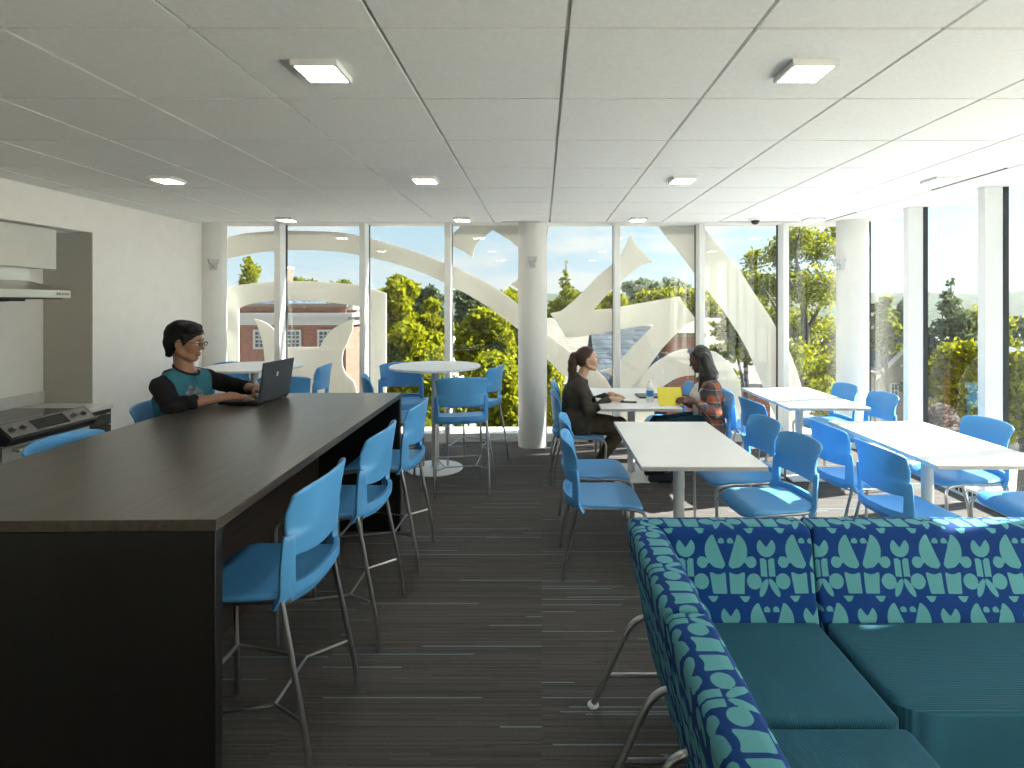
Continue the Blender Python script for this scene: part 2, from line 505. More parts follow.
struct(wr.build('wall_right', TRIM, smooth=False), 'white side framing round the glazing and shade added for fill light')
struct(MB().box(XR + .02, XR + .028, YF + .15, 2.5, .10, 2.62).build('window_20', GLASS, smooth=False), 'unseen side glazing added beside the viewer for fill light')
SHADE = translucent_mat('fill_light_shade_fabric', (0.9, 0.89, 0.86), (0.95, 0.93, 0.88), 0.85)  # added translucent sheet that spreads sunlight into the room as soft fill
struct(MB().box(XR - .030, XR - .028, YF + .16, 2.49, .12, 2.61).build('fill_light_shade', SHADE, smooth=False), 'unseen white shade added over the side glazing as a diffuse fill source')
struct(MB().box(XL, XR + .1, 6.60, 6.95, -.2, 0.10).build('trim_2', TRIM, bevel=.006), 'low white sill under the end windows')
cb = MB().box(XR - .21, XR + .1, 2.62, 6.60, 0, 0.09)
side_sill = struct(cb.build('trim_3', TRIM, bevel=.004), 'low white convector sill under the side windows')
sl = MB()
for k in range(78):
    y = 2.68 + k * .05
    sl.box(XR - .214, XR - .207, y, y + .03, .03, .066)
o = sl.build('air_slot_strip', GASKET, side_sill, smooth=False); o['kind'] = 'structure'
# concealed slab edge below the view
struct(MB().box(-4.8, 4.15, YF - .2, 7.05, -1.0, -.3).build('trim_4', EXT_WHITE, smooth=False))

def window(idx, glass_box, mull, gask, label):
    w = MB().box(*glass_box).build('window_%d' % idx, GLASS, smooth=False)
    struct(w, label)
    if mull:
        o = MB().box(*mull).build('window_frame', TRIM, w, bevel=.003); o['kind'] = 'structure'
    if gask:
        o = MB().box(*gask).build('window_gasket', GASKET, w, smooth=False); o['kind'] = 'structure'
mx_ = [-3.175, -2.155, -1.135, -0.115, 0.905, 1.918, 2.925]
wi = 1
xprev = XL
for i, xm in enumerate(mx_ + [3.80]):
    side = 1 if xm < 0 else -1
    last = i == len(mx_)
    gl = (xprev + .012, xm - .012, 6.775, 6.783, .10, 2.62)
    ml = None if last else (xm - .034, xm + .034, 6.60, 6.755, .10, 2.62)
    gk = None if last else (xm - .037, xm + .037, 6.756, 6.80, .10, 2.62)
    window(wi, gl, ml, gk, 'tall fixed pane in the end wall, number %d from the left wall' % (i + 1))
    xprev = xm; wi += 1
my_ = [6.50, 5.545, 4.59, 3.64, 2.69]
yprev = 6.70
for i, ym in enumerate(my_):
    gl = (XR + .02, XR + .028, ym + .012, yprev - .012, .09, 2.62)
    ml = (XR - .155, XR - .005, ym - .032, ym + .045, .09, 2.62)
    gk = (XR - .004, XR + .04, ym - .036, ym + .05, .09, 2.62)
    window(wi, gl, ml, gk, 'tall fixed pane in the side wall, number %d from the corner column' % (i + 1))
    yprev = ym; wi += 1

def round_column(x, y, i, label):
    prof = [(.165, 0), (.168, .004), (.168, 2.62)]
    struct(MB().lathe(prof, (x, y, 0), 48).build('column_%d' % i, COLUMN, smooth=True), label)
round_column(-3.965, 6.60, 1, 'round off-white column half buried in the wall end')
round_column(-0.11, 6.43, 2, 'round off-white column standing free before the end windows')
round_column(3.62, 6.43, 3, 'round off-white column in the glazed corner')

# ceiling lights
LENS = bpy.data.materials.new('lit_lens'); LENS.use_nodes = True
_b = LENS.node_tree.nodes['Principled BSDF']
_b.inputs['Base Color'].default_value = (.9, .9, .88, 1)
_b.inputs['Emission Color'].default_value = (1, .96, .88, 1); _b.inputs['Emission Strength'].default_value = 14.0
names = {}
lx = [-2.76, -0.863, 1.035, 2.934]
ly = [(0.27, 'behind the viewer'), (2.165, 'front'), (4.06, 'middle'), (5.96, 'window')]
colname = ['first', 'second', 'third', 'fourth']
def lightlabel(i, j):
    row = {0: 'in the row over the viewer', 1: 'in the row nearest the viewer', 2: 'in the middle row', 3: 'by the end windows'}[j]
    return 'flat square white ceiling light, %s from the kitchen wall %s' % (colname[i], row)
proto_light = None
for j, (y, _) in enumerate(ly):
    for i, x in enumerate(lx):
        if (j == 0) or (j == 1 and i in (0, 3)): continue
        if proto_light is None:
            L0 = empty('ceiling_light', (x, y, HC))
            a = .088
            fr = MB()
            fr.box(-a, a, -a, -a + .012, -.024, 0).box(-a, a, a - .012, a, -.024, 0).box(-a, -a + .012, -a, a, -.024, 0).box(a - .012, a, -a, a, -.024, 0).box(-a, a, -a, a, -.006, 0)
            fr.build('frame', TRIM, L0, smooth=False)
            MB().box(-a + .012, a - .012, -a + .012, a - .012, -.021, -.008).build('diffuser', LENS, L0, smooth=False)
            proto_light = L0; o = L0
        else:
            o = copy_tree(proto_light)
        o.location = (x, y, HC)
        tag(o, lightlabel(i, j), 'ceiling light', 'square ceiling lights')
        if j == 1 and False: pass

# dome camera
d = empty('dome_camera', (2.31, 5.97, HC))
MB().lathe([(.075, 0), (.075, -.012), (.05, -.022)], n=28).build('mounting_ring', TRIM, d)
MB().lathe([(.045, -.018), (.044, -.035), (.032, -.055), (.012, -.065), (.001, -.066)], n=28).build('dome', BLACK, d)
tag(d, 'small black dome camera in a white ring on the ceiling', 'camera')

# sensors on the columns
def sensor(x, y, z, rz, label):
    s = empty('wall_sensor', (x, y, z), rz)
    MB().prism([(-.06, .045), (.06, .045), (.045, -.01), (-.045, -.01)], 'Y', -.07, 0.02).build('housing', EDGE if False else POLE, s, bevel=.003)
    MB().box(-.035, .035, -.05, 0.02, -.075, -.01).build('bracket', POLE, s, bevel=.004)
    MB().lathe([(.02, 0), (.016, -.02), (.004, -.028)], (0, -.05, -.035), 16, 'Y').build('lens', POLE, s)
    tag(s, label, 'sensor', 'grey sensors on the columns')
sensor(-0.11, 6.263, 2.14, 0, 'small grey sensor box on the free-standing round column')
sensor(-3.86, 6.47, 2.13, R(38), 'small sensor box on the column beside the white wall')
sensor(3.462, 6.37, 2.12, R(-70), 'small white sensor box on the corner column of the glazing')

# ------------------------------------------------------------------ window graphic (large cream letter shapes on the outside of the glass)
GY = 6.86
def gp(px, py):
    p = PX(px, py, GY); return (p.x, p.z)
def smoothpoly(pts):
    return [gp(*p) for p in pts]
def graphic(pts, label, dy=0.0):
    poly = smoothpoly(pts)
    poly = [(x, min(z, 2.75)) for x, z in poly]
    o = MB().prism(poly, 'Y', GY - .006 + dy, GY + .006 + dy).build('window_graphic', FILM, smooth=False)
    tag(o, label, 'window graphic', 'cream shapes applied outside the end windows')
    return o
arc_out = [(215, 241), (230, 236.5), (245, 233.5), (260, 232), (275, 231), (292, 230.6), (309, 231), (325, 231.5), (339, 232.5), (354, 234.6), (368, 237.7), (383, 241.5), (398, 246), (411, 250), (423, 254.6), (437, 260), (452, 265.5), (465, 271), (477, 277), (488, 283), (499, 290), (509, 297), (519, 305), (531, 318), (543, 331), (556, 341), (569, 351), (582, 361), (598, 371), (606, 379), (613, 390), (613, 392), (598, 392), (585, 386), (573, 380), (562, 374), (543, 355), (531, 343), (519, 330), (509, 322), (499, 315), (488, 307), (477, 300), (465, 293), (452, 287), (437, 279), (423, 273), (411, 268.5), (398, 264.5), (383, 260.5), (368, 257), (354, 254.2), (339, 252), (325, 250.8), (309, 250), (292, 250), (275, 251), (260, 252.5), (245, 254.8), (230, 258), (215, 262)]
graphic(arc_out, 'long cream swash arching from the left column down behind the round column')
graphic([(452, 235), (458, 229), (463.5, 224), (463.5, 218), (551, 218), (549, 226), (546, 245), (543, 267), (541, 285), (533, 300), (519, 289.5), (510.5, 284.3), (516, 281), (519, 277), (521, 262), (519, 248), (512, 242), (504, 237), (493, 230), (485, 236), (477, 243.5), (474, 250), (473, 258), (463.5, 251.3), (447, 243), (447, 239)], 'cream star-pointed shape at the top of the windows beside the round column')
graphic([(630, 233), (634, 242), (643, 253), (653.5, 262.3), (645, 263.5), (637, 267.5), (630, 274), (621, 281), (613, 288), (603, 299), (593.5, 310), (613, 308.5), (621, 306.5), (650, 301.5), (679, 296.6), (687, 308), (695.5, 319), (691, 322), (686.6, 324), (683, 327), (679, 331), (668, 342), (660, 351), (652, 362), (643, 376), (637, 386), (634, 392), (616, 392), (613, 377), (606, 372), (600, 371), (610, 368), (621, 358.5), (638, 341), (654.5, 324.3), (638, 326.5), (621, 329), (613, 331), (596, 334), (578.6, 337), (566, 337.5), (561, 329), (556, 321), (550, 313.5), (561, 311), (571, 303), (579, 295.5), (586, 288.5), (598, 276), (612, 264.3), (621, 254.5), (626, 245)], 'cream hooked shape with a raised star tip between the two women')
graphic([(634, 392), (641, 378), (649.5, 368), (655, 363), (662, 358.5), (668, 355), (674, 352), (680, 350.2), (686.6, 349), (700, 348.5), (716, 352), (723, 357), (729, 363.5), (734, 370), (738.6, 378), (741, 385), (742, 400), (742, 425), (720, 425), (718, 400), (712, 384), (702, 377), (694, 375.5), (686.6, 376), (680, 377.5), (674, 379.8), (668, 383.5), (661, 389), (656, 396), (652, 440), (560, 440), (575, 400), (600, 392)], 'low cream arch rising behind the woman in plaid', .02)
graphic([(652, 218), (695, 218), (698, 224), (706, 231), (720, 247), (734, 263), (744, 277), (753, 291.7), (762, 305), (771, 319), (778, 331), (784, 342), (790, 353), (795.5, 367), (801, 385), (806, 402), (814, 430), (816, 440), (786, 440), (776, 420), (763, 387), (758, 374), (748.5, 352), (738.6, 334), (724, 311.5), (705, 287), (696, 275.6), (677, 249.6), (666, 237)], 'broad cream diagonal stroke running down towards the far right table')
graphic([(215, 289), (222, 287.5), (237, 285.3), (257, 283), (274, 281.8), (294, 281), (308, 281.3), (321, 282), (339, 283), (350, 283.8), (358.5, 285), (364, 286.5), (370, 288), (378, 290.3), (386.5, 293.3), (386.5, 440), (362, 440), (362, 308), (358, 306.5), (347, 304.6), (334, 303), (321, 301.4), (309, 300.3), (297, 299.8), (285.5, 299.8), (274, 300.6), (262, 302), (249.6, 304), (244, 306), (239, 308.5), (239, 440), (215, 440)], 'cream arch with two upright legs beside the left column')
graphic([(239, 362), (265, 362), (263.5, 346), (259.5, 331), (257, 324), (254.5, 319), (260, 320), (265.7, 322.6), (270, 325.5), (274, 329), (277, 338), (279, 347), (320, 347), (324, 339), (329, 332.5), (335, 327.5), (341, 324), (347, 321.3), (354, 319), (352.5, 331), (346, 346), (343.2, 352), (342.4, 358.5), (342.8, 366), (345, 372), (349, 377), (353.6, 381), (356, 387), (357, 394), (358, 440), (239, 440)], 'low cream panel with two leaf-shaped horns behind the round table')

# ------------------------------------------------------------------ chairs and stools
def halfw(z, z0):
    t = z - z0
    if t < .20: return .228
    if t < .215: return .228 - .018 * (t - .20) / .015
    return .210 + .030 * min(1, (t - .215) / .18) ** 1.6
def back_surf(u, t, z0, off=0.0):
    # u -1..1 across the back, t height above the seat plane
    w = halfw(z0 + t, z0)
    c = .078 + .002 * min(1, max(0, t + .03) / .22) + .04 * max(0, t - .25)
    yb = -.238 - .03 * max(0, t) - .12 * max(0, t - .08) ** 1.3 + (.03 if t < 0 else 0) * (-t / .05)
    au = abs(u)
    x = w * (u * (1.12 - .12 * au * au)) if au < 1 else w * u
    y = yb + c * au ** 2.6 + off
    if t > .28: y -= .10 * (t - .28) * au ** 4 * 4
    return (x, y, z0 + t)
def make_seating(kind):
    z0 = .45 if kind == 'chair' else .645
    root = empty('side_chair' if kind == 'chair' else 'bar_stool')
    # seat
    def seat(u, v):
        a, b = u * 2 - 1, v * 2 - 1
        n = 5.0
        k = (abs(a) ** n + abs(b) ** n) ** (1 / n) or 1e-6
        mxx = max(abs(a), abs(b))
        a2, b2 = a * mxx / k, b * mxx / k
        x = a2 * (.222 + .008 * b2); y = .012 + b2 * .232
        z = z0 + .004 - .014 * (1 - a2 * a2) * (1 - b2 * b2)
        if y > .13: z -= ((y - .13) / .115) ** 2 * .048
        if y < -.12: z += ((-.12 - y) / .1) ** 2 * .012
        z -= .010 * max(abs(a2), abs(b2)) ** 8
        return (x, y, z)
    MB().grid(seat, 22, 22).build('seat', BLUE, root, solid=.020, soff=-1, subd=1, ang=70)
    # rear yoke: low band behind the seat rising into two posts
    def yk(u, v):
        uu = u * 2 - 1
        au = abs(uu)
        k = min(1, max(0, (au - .80) / .07)); k = k * k * (3 - 2 * k)
        lo = -.028 - .016 * max(0, (au - .72) / .28) ** 1.5
        hi = .035 + (.205 - .035) * k
        return back_surf(uu, lo + (hi - lo) * v, z0, 0)
    MB().grid(yk, 60, 14).build('rear_yoke', BLUE, root, solid=.022, soff=0, subd=0, ang=60, bevel=.004)
    # back panel
    def pn(u, v):
        uu = (u * 2 - 1)
        lo = .125 - .010 * (1 - uu * uu)
        hi = .360 + .018 * (1 - uu * uu) - .012 * abs(uu) ** 6
        t = lo + (hi - lo) * v
        w = .86 + .14 * min(1, max(0, (t - .17) / .05))
        x, y, z = back_surf(uu * w, t, z0, .007)
        return (x, y, z)
    MB().grid(pn, 30, 16).build('backrest', BLUE, root, solid=.013, soff=0, subd=1, ang=70)
    # frame
    zt = z0 - .035
    fr = MB()
    for s in (-1, 1):
        fr.tube([(s * .205, -.19, zt + .012), (s * .208, -.05, zt + .006), (s * .208, .12, zt + .006), (s * .206, .18, zt - .004)], .0105)
    fr.tube([(-.205, -.08, zt), (.205, -.08, zt)], .009).tube([(-.205, .12, zt), (.205, .12, zt)], .009)
    fr.build('seat_frame', CHROME, root)
    for s in (-1, 1):
        pts = bent([(s * .206, .13, zt + .004), (s * .208, .238, zt - .012), (s * .214, .225, .03), (s * .214, .225, .0)], .05)
        MB().tube(pts, .0105).build('leg', CHROME, root)
        if kind == 'chair':
            pts = bent([(s * .220, -.162, z0 - .008), (s * .222, -.245, .13), (s * .222, -.262, 0)], .05)
        else:
            pts = bent([(s * .220, -.162, z0 - .008), (s * .234, -.262, .12), (s * .234, -.270, 0)], .05)
        MB().tube(pts, .0105).build('leg', CHROME, root)
    if kind != 'chair':
        h = .21
        fb = MB()
        for s in (-1, 1):
            fb.tube([(s * .213, .226, h), (s * .135, -.10, h), (s * .231, -.242, h + .01)], .0062, 8)
        fb.tube([(-.135, -.10, h), (.135, -.10, h)], .0062, 8).tube([(-.213, .226, h), (.213, .226, h)], .0085, 8)
        fb.build('footrest', CHROME, root)
    return root
FX, FNX, FY, FNY = -PI / 2, PI / 2, 0, PI      # facing +x, -x, +y, -y
chair0 = make_seating('chair'); stool0 = make_seating('stool')
_used = {}
def place(proto, x, y, rz, label, group):
    k = proto.name
    if k not in _used: _used[k] = 1; o = proto
    else: o = copy_tree(proto)
    o.location = (x, y, 0); o.rotation_euler = (0, 0, rz)
    tag(o, label, 'chair' if proto is chair0 else 'stool', group)
    return o
GC, GS = 'blue plastic side chairs at the low tables', 'blue plastic bar-height stools'
chairs = [
    (.385, 3.51, FX, 'blue side chair nearest the sofa on the aisle side of the front centre table'),
    (.395, 4.07, FX, 'blue side chair behind its twin on the aisle side of the front centre table'),
    (.345, 5.22, FX, 'blue side chair the ponytailed woman in the dark jacket sits on'),
    (.36, 5.80, FX, 'blue side chair by the windows beyond the ponytailed woman'),
    (1.40, 3.42, FNX + R(7), 'blue side chair with a sun-patched seat right of the front centre table, nearest the sofa'),
    (1.40, 3.97, FNX + R(5), 'blue side chair facing the aisle at the far half of the front centre table'),
    (1.50, 5.17, FNX, 'blue side chair the woman in the plaid shirt sits on'),
    (1.36, 5.80, FNX, 'blue side chair by the windows beyond the woman in plaid'),
    (2.04, 4.85, FX + R(6), 'blue side chair at the near left corner of the far right table'),
    (2.04, 5.55, FX, 'blue side chair at the far right table, hidden behind the woman in plaid'),
    (2.20, 3.28, FX + R(4), 'blue side chair nearest the sofa on the left side of the front right table'),
    (2.20, 3.87, FX + R(4), 'blue side chair second from the sofa on the left of the front right table'),
    (2.98, 3.95, FNX, 'blue side chair between the front right table and the side windows'),
    (3.00, 3.34, FNX, 'blue side chair by the side windows, nearest the sofa, mostly cut by the frame'),
    (2.93, 5.70, FNX, 'blue side chair beside the corner column at the far right table'),
    (2.96, 5.12, FNX, 'blue side chair by the side windows at the near end of the far right table'),
]
for x, y, rz, lb in chairs:
    place(chair0, x, y, rz, lb, GC)
stools = [
    (-1.06, 2.115, FNX, 'blue bar stool nearest the viewer along the dark counter'),
    (-1.05, 2.865, FNX, 'middle one of the three blue bar stools along the dark counter'),
    (-1.03, 3.615, FNX, 'farthest of the three blue bar stools along the dark counter'),
    (-2.07, 2.64, FX, 'empty blue bar stool between the dark counter and the range'),
    (-2.30, 3.58, FX, 'blue bar stool the man with the laptop sits on'),
    (-.74, 4.98, R(12), 'blue bar stool with its back to the viewer at the right round table'),
    (-.68, 5.72, FNX - R(15), 'blue bar stool right of the right round table, next to the round column'),
    (-1.46, 5.72, R(-165), 'blue bar stool beyond the right round table, facing the room'),
    (-1.36, 5.00, R(-70), 'dark shaded blue bar stool just behind the far corner of the counter'),
    (-2.52, 5.82, FNX + R(5), 'blue bar stool right of the left round table, seen edge-on'),
    (-2.29, 5.06, R(5), 'blue bar stool behind the laptop lid at the left round table'),
    (-3.37, 5.76, R(175), 'blue bar stool by the windows beyond the left round table'),
]
for x, y, rz, lb in stools:
    place(stool0, x, y, rz, lb, GS)

# ------------------------------------------------------------------ low tables
def low_table():
    t = empty('cafe_table')
    w, l = .355, .585
    MB().box(-w, w, -l, l, .737, .742).build('tabletop', LAMINATE, t, bevel=.001)
    MB().box(-w - .001, w + .001, -l - .001, l + .001, .715, .737).build('edge_band', EDGE, t, bevel=.002)
    MB().lathe([(.036, .02), (.036, .70)], n=28).build('pole', POLE, t)
    MB().box(-.06, .06, -.20, .20, .70, .715).build('mounting_plate', POLE, t)
    MB().box(-.20, .20, -.30, .30, .0, .014).build('base_plate', TRIM, t, bevel=.004)
    return t
tb0 = low_table()
for i, (x, y, lb) in enumerate([
    (.91, 3.665, 'white rectangular pedestal table nearest the aisle, directly behind the sofa'),
    (.87, 5.37, 'white rectangular pedestal table where the two women sit'),
    (2.525, 5.41, 'white rectangular pedestal table by the corner column'),
    (2.58, 3.69, 'white rectangular pedestal table by the side windows behind the sofa')]):
    o = tb0 if i == 0 else copy_tree(tb0)
    o.location = (x, y, 0)
    tag(o, lb, 'table', 'white rectangular tables')

def round_table():
    t = empty('round_table')
    MB().lathe([(.435, 1.008), (.447, 1.012), (.452, 1.03), (.447, 1.034)], n=64).build('tabletop', LAMINATE, t)
    MB().lathe([(.038, .02), (.038, 1.008)], n=28).build('pole', POLE, t)
    MB().lathe([(.13, .985), (.14, 1.008)], n=28).build('mounting_plate', POLE, t)
    MB().lathe([(.275, 0), (.275, .006), (.265, .012), (.05, .018), (.04, .03)], n=56).build('base_disc', TRIM, t)
    return t
rt0 = round_table()
for i, (x, y, lb) in enumerate([(-1.07, 5.53, 'tall white round table beside the free-standing column'), (-2.87, 5.50, 'tall white round table behind the man with the laptop')]):
    o = rt0 if i == 0 else copy_tree(rt0)
    o.location = (x, y, 0)
    tag(o, lb, 'table', 'tall white round tables')

# ------------------------------------------------------------------ dark counter
ct = empty('counter_table', (-1.61, 2.84, 0), R(1.1))
hw, hl = .605, 1.19
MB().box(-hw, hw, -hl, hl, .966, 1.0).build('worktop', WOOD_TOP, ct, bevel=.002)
for s in (-1, 1):
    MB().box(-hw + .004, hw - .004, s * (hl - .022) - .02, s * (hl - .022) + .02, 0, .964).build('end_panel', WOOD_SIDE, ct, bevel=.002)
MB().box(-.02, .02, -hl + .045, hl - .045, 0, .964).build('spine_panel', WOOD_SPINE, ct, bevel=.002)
tag(ct, 'long dark walnut counter-height table with solid end panels', 'counter')

# ------------------------------------------------------------------ kitchenette
XB = -4.40
rg = empty('range_cooker', (0, 0, 0))
y0, y1 = 3.83, 4.58
zt = .785
MB().box(XB + .02, -3.80, y0, y1, .09, zt - .02).build('body', STEEL, rg, bevel=.004)
MB().box(XB + .02, -3.80, y0 + .002, y1 - .002, zt - .02, zt).build('cooktop', GLASSBLK, rg, bevel=.003)
cpn = [(-3.83, .60), (-3.77, .60), (-3.70, .66), (-3.735, .70), (-3.83, .70)]
MB().prism([(-3.82, .655), (-3.73, .655), (-3.69, .70), (-3.80, .800), (-3.82, .800)], 'Y', y0, y1).build('control_panel', DARKG, rg, bevel=.004)
# prism axis Y maps (x,z)
fp = Vector((-3.688, 0, .705)); fq = Vector((-3.795, 0, .802)); dn = (fq - fp).normalized(); nn = Vector((-dn.z, 0, dn.x)); nn = nn if nn.x > 0 else -nn
def panel_pt(a, y, off): 
    p = fp + (fq - fp) * a + nn * off
    return (p.x, y, p.z)
fm = MB(); 
def slab(y_a, y_b, a0, a1, o0, o1):
    vs = [panel_pt(a, y, o) for o in (o0, o1) for (a, y) in ((a0, y_a), (a1, y_a), (a1, y_b), (a0, y_b))]
    return MB().add(vs, [(0, 3, 2, 1), (4, 5, 6, 7), (0, 1, 5, 4), (1, 2, 6, 5), (2, 3, 7, 6), (3, 0, 4, 7)])
slab(y0 + .01, y1 - .03, .08, .95, .001, .006)  .build('steel_fascia', mat('dull_steel', (.27, .26, .24), .35, metal=.9), rg, bevel=.002)
slab(y0 + .22, y1 - .25, .18, .85, .006, .009).build('display', GLASSBLK, rg)
for ky in (y0 + .06, y0 + .14, y1 - .18, y1 - .09):
    c = Vector(panel_pt(.52, ky, .006)); e = Vector(panel_pt(.52, ky, .032))
    k = MB().tube([c, c + (e - c) * .3, c + (e - c) * .35, e], .022, 20, rs=[.024, .024, .018, .016])
    k.build('knob', mat('dull_steel', (.27, .26, .24), .35, metal=.9), rg)
MB().box(-3.80, -3.755, y0 + .005, y1 - .005, .16, .64).build('oven_door', STEEL, rg, bevel=.004)
h = MB().tube([(-3.70, y0 + .06, .61), (-3.70, y1 - .06, .61)], .013, 14)
h.tube([(-3.76, y0 + .08, .61), (-3.70, y0 + .08, .61)], .008).tube([(-3.76, y1 - .08, .61), (-3.70, y1 - .08, .61)], .008)
h.build('oven_handle', CAB_WHITE, rg)
MB().box(-3.757, -3.752, y0 + .12, y1 - .12, .25, .54).build('oven_window', GLASSBLK, rg, bevel=.003)
tag(rg, 'stainless electric range with black glass cooktop, sloping knob panel and oven handle', 'range')

bc = empty('base_cabinet', (0, 0, 0))
MB().box(XB + .02, -3.81, y1 + .008, 4.85, .08, .735).build('carcass', CAB_DARK, bc, bevel=.002)
dr = MB().box(-3.81, -3.79, y1 + .012, 4.846, .60, .733).build('drawer', CAB_DARK, bc, bevel=.002)
MB().tube([(-3.79, y1 + .06, .70), (-3.765, y1 + .06, .70), (-3.765, 4.80, .70), (-3.79, 4.80, .70)], .006, 8).build('handle', STEEL, dr)
dr = MB().box(-3.81, -3.79, y1 + .012, 4.846, .10, .592).build('door', CAB_DARK, bc, bevel=.002)
MB().tube([(-3.79, y1 + .05, .32), (-3.765, y1 + .05, .32), (-3.765, y1 + .05, .50), (-3.79, y1 + .05, .50)], .006, 8).build('handle', STEEL, dr)
tag(bc, 'narrow dark base cabinet right of the range with steel bar handles', 'cabinet')
tag(MB().box(XB + .004, -3.775, y1 + .006, 4.858, .737, .775).build('countertop', STONE, bevel=.003), 'pale stone countertop piece on the narrow dark cabinet', 'countertop')
tag(MB().box(XB + .001, XB + .018, 4.40, 4.855, .78, .885).build('backsplash', STONE, bevel=.002), 'low pale stone backsplash on the niche wall behind the range', 'backsplash')
b2 = empty('base_cabinet', (0, 0, 0))
MB().box(XB + .02, -3.81, 2.9, y0 - .008, .08, .735).build('carcass', CAB_DARK, b2, bevel=.002)
for ya, yb in ((2.905, 3.36), (3.366, y0 - .012)):
    dr = MB().box(-3.81, -3.79, ya, yb, .10, .733).build('door', CAB_DARK, b2, bevel=.002)
    MB().tube([(-3.79, yb - .05, .45), (-3.765, yb - .05, .45), (-3.765, yb - .05, .65), (-3.79, yb - .05, .65)], .006, 8).build('handle', STEEL, dr)
tag(b2, 'dark base cabinet left of the range, hidden by the counter and the frame edge', 'cabinet')
tag(MB().box(XB + .004, -3.775, 2.9, y0 - .006, .737, .775).build('countertop', STONE, bevel=.003), 'pale stone countertop left of the range', 'countertop')

uc = empty('wall_cabinet', (0, 0, 0))
MB().box(XB + .002, -4.075, 3.2, 4.60, 1.945, 2.272).build('carcass', CAB_WHITE, uc, bevel=.002)
MB().box(-4.073, -4.055, 3.90, 4.60, 1.94, 2.272).build('door', CAB_WHITE, uc, bevel=.0015)
MB().box(-4.073, -4.055, 3.2, 3.895, 1.94, 2.272).build('door', CAB_WHITE, uc, bevel=.0015)
tag(uc, 'plain off-white wall cabinet above the range hood', 'cabinet')

hd = empty('range_hood', (0, 0, 0))
hy0, hy1 = 3.80, 4.56
xf = -3.90
MB().box(XB + .002, xf, hy0, hy1, 1.70, 1.762).build('canopy_rim', STEEL, hd, bevel=.002)
vs = [(XB + .002, hy0 + .01, 1.762), (xf - .01, hy0 + .01, 1.762), (xf - .01, hy1 - .01, 1.762), (XB + .002, hy1 - .01, 1.762),
      (XB + .002, hy0 + .14, 1.835), (-4.12, hy0 + .14, 1.835), (-4.12, hy1 - .13, 1.835), (XB + .002, hy1 - .13, 1.835)]
MB().add(vs, [(0, 3, 2, 1), (4, 5, 6, 7), (0, 1, 5, 4), (1, 2, 6, 5), (2, 3, 7, 6), (3, 0, 4, 7)]).build('canopy', STEEL, hd, smooth=False)
MB().box(XB + .002, -4.12, hy0 + .14, hy1 - .13, 1.835, 1.943).build('chimney', STEEL, hd, bevel=.002)
MB().box(XB + .05, xf - .03, hy0 + .04, hy1 - .04, 1.688, 1.70).build('filter', DARKG, hd, bevel=.002)
MB().box(-4.22, -4.05, 4.00, 4.17, 1.668, 1.69).build('lamp_housing', BLACK, hd, bevel=.002)
MB().box(-4.22, -4.05, 4.19, 4.32, 1.672, 1.69).build('lamp_housing', BLACK, hd, bevel=.002)
def text_mesh(txt, size, ext=.0006):
    c = bpy.data.curves.new('lettering', 'FONT'); c.body = txt; c.size = size; c.extrude = ext; c.align_x = 'CENTER'; c.align_y = 'CENTER'; c.space_character = 1.25
    ob = bpy.data.objects.new('lettering', c); COL.objects.link(ob)
    dg = bpy.context.evaluated_depsgraph_get(); dg.update()
    me = bpy.data.meshes.new_from_object(ob.evaluated_get(dg))
    bpy.data.objects.remove(ob)
    return me
me = text_mesh('BROAN', .030); me.materials.append(BLACK)
o = bpy.data.objects.new('lettering', me); COL.objects.link(o); o.parent = hd
o.rotation_euler = Euler((PI / 2, 0, PI / 2)); o.location = (xf + .0012, hy1 - .075, 1.731)
tag(hd, 'stainless steel range hood with flat rim and small dark lettering', 'range hood')

